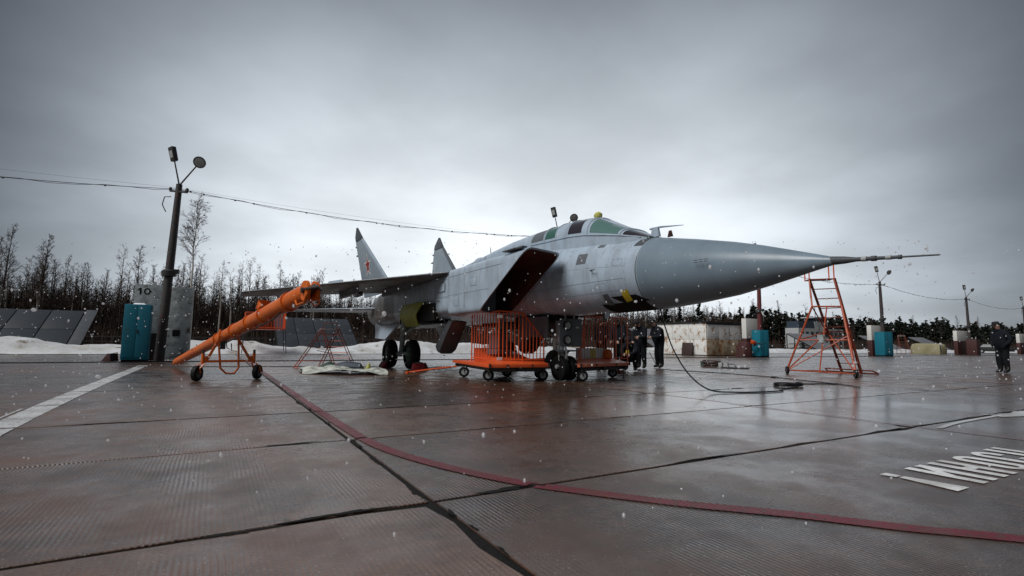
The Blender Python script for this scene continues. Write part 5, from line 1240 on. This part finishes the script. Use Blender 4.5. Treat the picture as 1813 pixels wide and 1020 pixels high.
mb = MB(); mb.box((158.5, 88, 8.6), (7.1, 3.5, 1.0)); mb.build('tower_glazing', M['win'], bd)
mb = MB(); mb.path([(158.5, 88, 9.4), (158.5, 88, 12.6)], .1, 6); mb.build('mast', M['dark_metal'], bd)
pm = None
for fl in range(2):
    for k in range(9):
        mb = MB(); mb.box((147.8+k*2.55, 85.98, 1.6+fl*2.7), (1.4, .08, 1.4)); mb.build('window', M['win'], bd)
# =================================================================== PEOPLE
def person(label, loc, rz, J, rad, hat='beanie', extras=None, scale=1.0, look=0., group='airmen in dark work clothes', gloves=False):
    """J: joint name -> (x, y, z) in a frame facing -Y; limbs are skinned from it as one surface"""
    root = thing('person', label, 'person', (0, 0, 0), group)
    names = list(J); idx = {n: i for i, n in enumerate(names)}
    vs = [Vector(J[n])*scale for n in names]; es = []; rr_ = [rad[n]*scale for n in names]
    def link(*c):
        for a, b in zip(c, c[1:]): es.append((idx[a], idx[b]))
    link('pelvis', 'waist', 'chest', 'neck', 'head0', 'head1', 'head2')
    for s in 'LR':
        link('chest', 'sh'+s, 'el'+s, 'wr'+s, 'palm'+s); link('pelvis', 'hip'+s, 'kn'+s, 'an'+s); link('an'+s, 'toe'+s)
        p = vs[idx['palm'+s]]; w = vs[idx['wr'+s]]; d = (p-w).normalized(); q = d.cross(Vector((0, 1, 0)) if abs(d.y) < .8 else Vector((1, 0, 0))).normalized(); nn = d.cross(q)
        for k, (o, l) in enumerate(((-.032, .070), (-.011, .082), (.011, .076), (.032, .058))):
            b = p + q*o + d*.012; m_ = b + d*l*.55 + nn*.008; e = m_ + d*l*.35 + nn*.028
            i = len(vs); vs += [b, m_, e]; rr_ += [.0095, .0085, .007]; es += [(idx['palm'+s], i), (i, i+1), (i+1, i+2)]
        b = w.lerp(p, .55) + q*.038; m_ = b + q*.022 + d*.03; i = len(vs); vs += [b, m_, m_+d*.03+nn*.01]; rr_ += [.012, .010, .008]; es += [(idx['palm'+s], i), (i, i+1), (i+1, i+2)]
    me = bpy.data.meshes.new('body_rig'); me.from_pydata([tuple(v) for v in vs], es, []); ob = bpy.data.objects.new('body_rig', me); COL.objects.link(ob)
    sk = ob.modifiers.new('s', 'SKIN'); sk.use_smooth_shade = True
    for i, d in enumerate(me.skin_vertices[0].data):
        k = rr_[i]; n = names[i] if i < len(names) else ''
        fx, fy = (k*1.22, k*.86) if n in ('pelvis', 'waist', 'chest') else (k, k)
        d.radius = (fx, fy); d.use_root = (n == 'pelvis')
    sub = ob.modifiers.new('u', 'SUBSURF'); sub.levels = 2; sub.render_levels = 2
    dg = bpy.context.evaluated_depsgraph_get(); dg.update()
    fin = bpy.data.meshes.new_from_object(ob.evaluated_get(dg)); bpy.data.objects.remove(ob)
    for q in ('navy', 'trouser', 'skin', 'boot'): fin.materials.append(M[q])
    hd = Vector(J['head1'])*scale; cols = []
    zones = [(Vector(J[n])*scale, 0) for n in ('chest', 'waist', 'shL', 'shR', 'elL', 'elR', 'neck')] + [(Vector(J[n])*scale, 1) for n in ('knL', 'knR')] + [(Vector(J[n])*scale, 3) for n in ('anL', 'anR', 'toeL', 'toeR')] + [(Vector(J[n])*scale, 2) for n in ('palmL', 'palmR', 'head0', 'head1', 'head2')] + [(Vector(J['pelvis'])*scale, 0), (Vector(J['hipL'])*scale - Vector((0, 0, .12)), 1), (Vector(J['hipR'])*scale - Vector((0, 0, .12)), 1), (Vector(J['wrL'])*scale, 0), (Vector(J['wrR'])*scale, 0)]
    for p in fin.polygons: cols.append(min(zones, key=lambda z: (z[0]-p.center).length)[1])
    if gloves: cols = [0 if (k == 2 and p.center.z < 1.2*scale) else k for k, p in zip(cols, fin.polygons)]
    fin.polygons.foreach_set('material_index', cols); fin.polygons.foreach_set('use_smooth', [True]*len(fin.polygons))
    body = bpy.data.objects.new('body', fin); COL.objects.link(body); body.parent = root
    # head details: nose, ears, brow; the face looks along -Y turned by look
    Rl = Matrix.Rotation(look, 3, 'Z')
    h0, h2 = Vector(J['head0'])*scale, Vector(J['head2'])*scale; upd = (h2-h0).normalized(); c = hd
    fw_ = Rl @ Vector((0, -1, 0)); fw_ = (fw_ - upd*fw_.dot(upd)).normalized(); sdw = fw_.cross(upd)
    fr = rad['head1']*scale
    mb = MB(); b = c+fw_*fr*.92
    mb.path([b+upd*.025, b+fw_*.022-upd*.012, b-upd*.022], [.010, .017, .008], 8); 
    for s in (-1, 1): mb.lathe(c+sdw*s*fr*.93-upd*.005, sdw*s, [(0, .030), (.012, .028), (.016, .012)], 10)
    mb.build('face_features', M['skin'], root)
    mb = MB()
    for s in (-1, 1): mb.lathe(c+fw_*fr*.93+sdw*s*.032+upd*.022, fw_, [(0, .012), (.004, .011), (.006, .003)], 8)
    mb.box(c+fw_*fr*.96-upd*.045, (.045, .008, .008), rot=Matrix((sdw, fw_, upd)).transposed()); mb.build('eyes_and_mouth', M['boot'], root)
    mb = MB(); hr = fr*1.13
    if hat == 'beanie':
        mb.lathe(c+upd*.035, upd, [(-.015, hr*.98), (.0, hr*1.06), (.035, hr*1.07), (.045, hr*1.01), (.085, hr*.9), (.12, hr*.55), (.135, hr*.1)], 20)
    else:
        mb.lathe(c+upd*.035, upd, [(-.01, hr*.98), (.03, hr*1.04), (.08, hr*1.02), (.115, hr*.75), (.125, hr*.1)], 20)
        pk = [c+upd*.035+fw_*hr*.9+sdw*s_ for s_ in (-.075, -.03, .03, .075)]
        mb.prism(pk[:1]+[p+fw_*.07-upd*.015 for p in pk[1:3]]+pk[3:], upd*.012)
    mb.build('hat', M['hat'], root, sharp=60)
    # jacket details: hem and collar rolls
    mb = MB(); w0 = Vector(J['pelvis'])*scale; 
    nk = Vector(J['neck'])*scale
    mb.lathe(nk-(Vector(J['neck'])-Vector(J['chest'])).normalized()*.015, (Vector(J['neck'])-Vector(J['chest'])), [(-.03, .085), (0, .092), (.035, .078), (.03, .065)], 16, caps=False)
    mb.build('collar', M['navy'], root)
    root.location = loc; root.rotation_euler = (0, 0, rz)
    return root
RAD = dict(pelvis=.185, waist=.195, chest=.205, neck=.062, head0=.075, head1=.092, head2=.070)
for s in 'LR': RAD.update({'sh'+s: .105, 'el'+s: .082, 'wr'+s: .058, 'palm'+s: .034, 'hip'+s: .125, 'kn'+s: .102, 'an'+s: .078, 'toe'+s: .046})
def pose(lean=0., headdrop=.0, armL='down', armR='down', feet=.11):
    J = dict(pelvis=(0, .02, .95), waist=(0, .01-lean*.10, 1.12), chest=(0, -lean*.28, 1.34), neck=(0, -lean*.42-.01, 1.53-lean*.03))
    nx = J['neck']; J['head0'] = (0, nx[1]-.025-headdrop*.06, nx[2]+.075-headdrop*.02); J['head1'] = (0, nx[1]-.04-headdrop*.10, nx[2]+.145-headdrop*.04); J['head2'] = (0, nx[1]-.03-headdrop*.11, nx[2]+.205-headdrop*.05)
    for s, k, arm in (('L', 1, armL), ('R', -1, armR)):
        y = J['chest'][1]; J['sh'+s] = (k*.20, y+.01, 1.42-lean*.03)
        if arm == 'down': J['el'+s] = (k*.27, y+.03, 1.15); J['wr'+s] = (k*.26, y-.06, .92); J['palm'+s] = (k*.255, y-.075, .845)
        elif arm == 'front': J['el'+s] = (k*.25, y-.05, 1.14); J['wr'+s] = (k*.13, y-.28, 1.12); J['palm'+s] = (k*.075, y-.335, 1.125)
        elif arm == 'low': J['el'+s] = (k*.26, y-.06, 1.14); J['wr'+s] = (k*.16, y-.24, .98); J['palm'+s] = (k*.12, y-.29, .93)
        elif arm == 'pocket': J['el'+s] = (k*.33, y+.06, 1.14); J['wr'+s] = (k*.235, y-.06, .99); J['palm'+s] = (k*.195, y-.09, .95)
        J['hip'+s] = (k*.10, .02, .89); J['kn'+s] = (k*(feet*.95), -.01, .49); J['an'+s] = (k*feet, .03, .095); J['toe'+s] = (k*(feet+.03), -.14, .05)
    return J
person('airman in dark clothes and knit hat standing nearest the salmon trolley', (12.22, 13.55, 0), radians(-70), pose(.25, .9, 'low', 'low'), RAD, 'beanie', scale=1.01)
person('airman in dark jacket standing second from the trolley with head bowed', (13.45, 13.75, 0), radians(-75), pose(.3, 1.0, 'front', 'low'), RAD, 'beanie', scale=1.0)
person('airman in bulky dark jacket facing left and holding a pale bundle', (14.48, 13.88, 0), radians(-100), pose(.35, .6, 'front', 'front', .13), {**RAD, 'chest': .235, 'waist': .235, 'pelvis': .215}, 'cap', scale=1.02)
person('airman seen through the bars of the salmon trolley railing', (12.05, 14.3, 0), radians(-30), pose(.15, .5, 'front', 'low'), RAD, 'beanie', scale=1.0)
person('airman in black jacket standing alone at the far right with hands in pockets', (24.45, 7.05, 0), radians(-118), pose(.12, .35, 'pocket', 'pocket', .12), {**RAD, 'chest': .235, 'waist': .235, 'pelvis': .21}, 'cap', scale=1.02, gloves=True)
# crouching airman
J = dict(pelvis=(0, .16, .40), waist=(0, .08, .56), chest=(0, -.08, .74), neck=(0, -.20, .88), head0=(0, -.25, .93), head1=(0, -.30, .985), head2=(0, -.30, 1.05))
for s, k in (('L', 1), ('R', -1)):
    J['sh'+s] = (k*.19, -.09, .82); J['el'+s] = (k*.24, -.28, .62); J['wr'+s] = (k*.10, -.44, .55); J['palm'+s] = (k*.06, -.49, .53)
    J['hip'+s] = (k*.11, .12, .40); J['kn'+s] = (k*.19, -.26, .50); J['an'+s] = (k*.15, .0, .10); J['toe'+s] = (k*.17, -.17, .05)
person('airman crouching at the end of the salmon trolley holding something yellow', (12.0, 12.75, 0), radians(-60), J, RAD, 'beanie', scale=1.0)
mb = MB(); mb.lathe((11.62, 12.5, .56), (.1, .1, 1), [(0, .04), (.02, .06), (.10, .06), (.13, .03)], 12); tag(mb.build('yellow_can', M['yellow'], None), 'small yellow can in the hands of the crouching airman', 'can')
mb = MB(); mb.lathe((14.06, 14.05, 1.08), (0, .1, 1), [(0, .04), (.03, .075), (.2, .08), (.26, .05)], 12); tag(mb.build('pale_bundle', M['hub'], None), 'pale bundle held by the airman in the bulky jacket', 'bundle')
# =================================================================== FALLING SNOW
rf = random.Random(12); vs = []; fs = []
_b = bmesh.new(); bmesh.ops.create_icosphere(_b, subdivisions=2, radius=1.0); _b.verts.ensure_lookup_table()
ICO = ([tuple(v.co) for v in _b.verts], [tuple(v.index for v in f.verts) for f in _b.faces]); _b.free()
for k in range(3800):
    d = 2.2 + 14*rf.random()**.8; px, py = rf.uniform(-200, 2000), rf.uniform(425, 1050)
    q = Vector(((px-906.5)/FPX*d, -(py-510)/FPX*d, -d)); w = Rwc @ q
    p = Vector((w.x, w.y, w.z + H_CAM))
    if p.z < .03: continue
    r = rf.uniform(.0035, .0075)*(1 if rf.random() < .85 else 1.8)*(.55+d/14); b = len(vs)
    st = Vector((rf.gauss(0, .2), rf.gauss(0, .2), 1)).normalized()
    r *= 1.3; rx, ry, rz_ = r*rf.uniform(.8, 1.15), r*rf.uniform(.8, 1.15), r*rf.uniform(.9, 1.5)
    for x, y, z in ICO[0]: vs.append(p + Vector((x*rx, y*ry, z*rz_)))
    for f in ICO[1]: fs.append(tuple(i+b for i in f))
me = bpy.data.meshes.new('falling_snow'); me.from_pydata([tuple(v) for v in vs], [], fs); me.materials.append(M['flake']); me.polygons.foreach_set('use_smooth', [True]*len(me.polygons))
o = bpy.data.objects.new('falling_snow', me); COL.objects.link(o); tag(o, 'scattered snowflakes drifting down through the air', 'snow', kind='stuff')
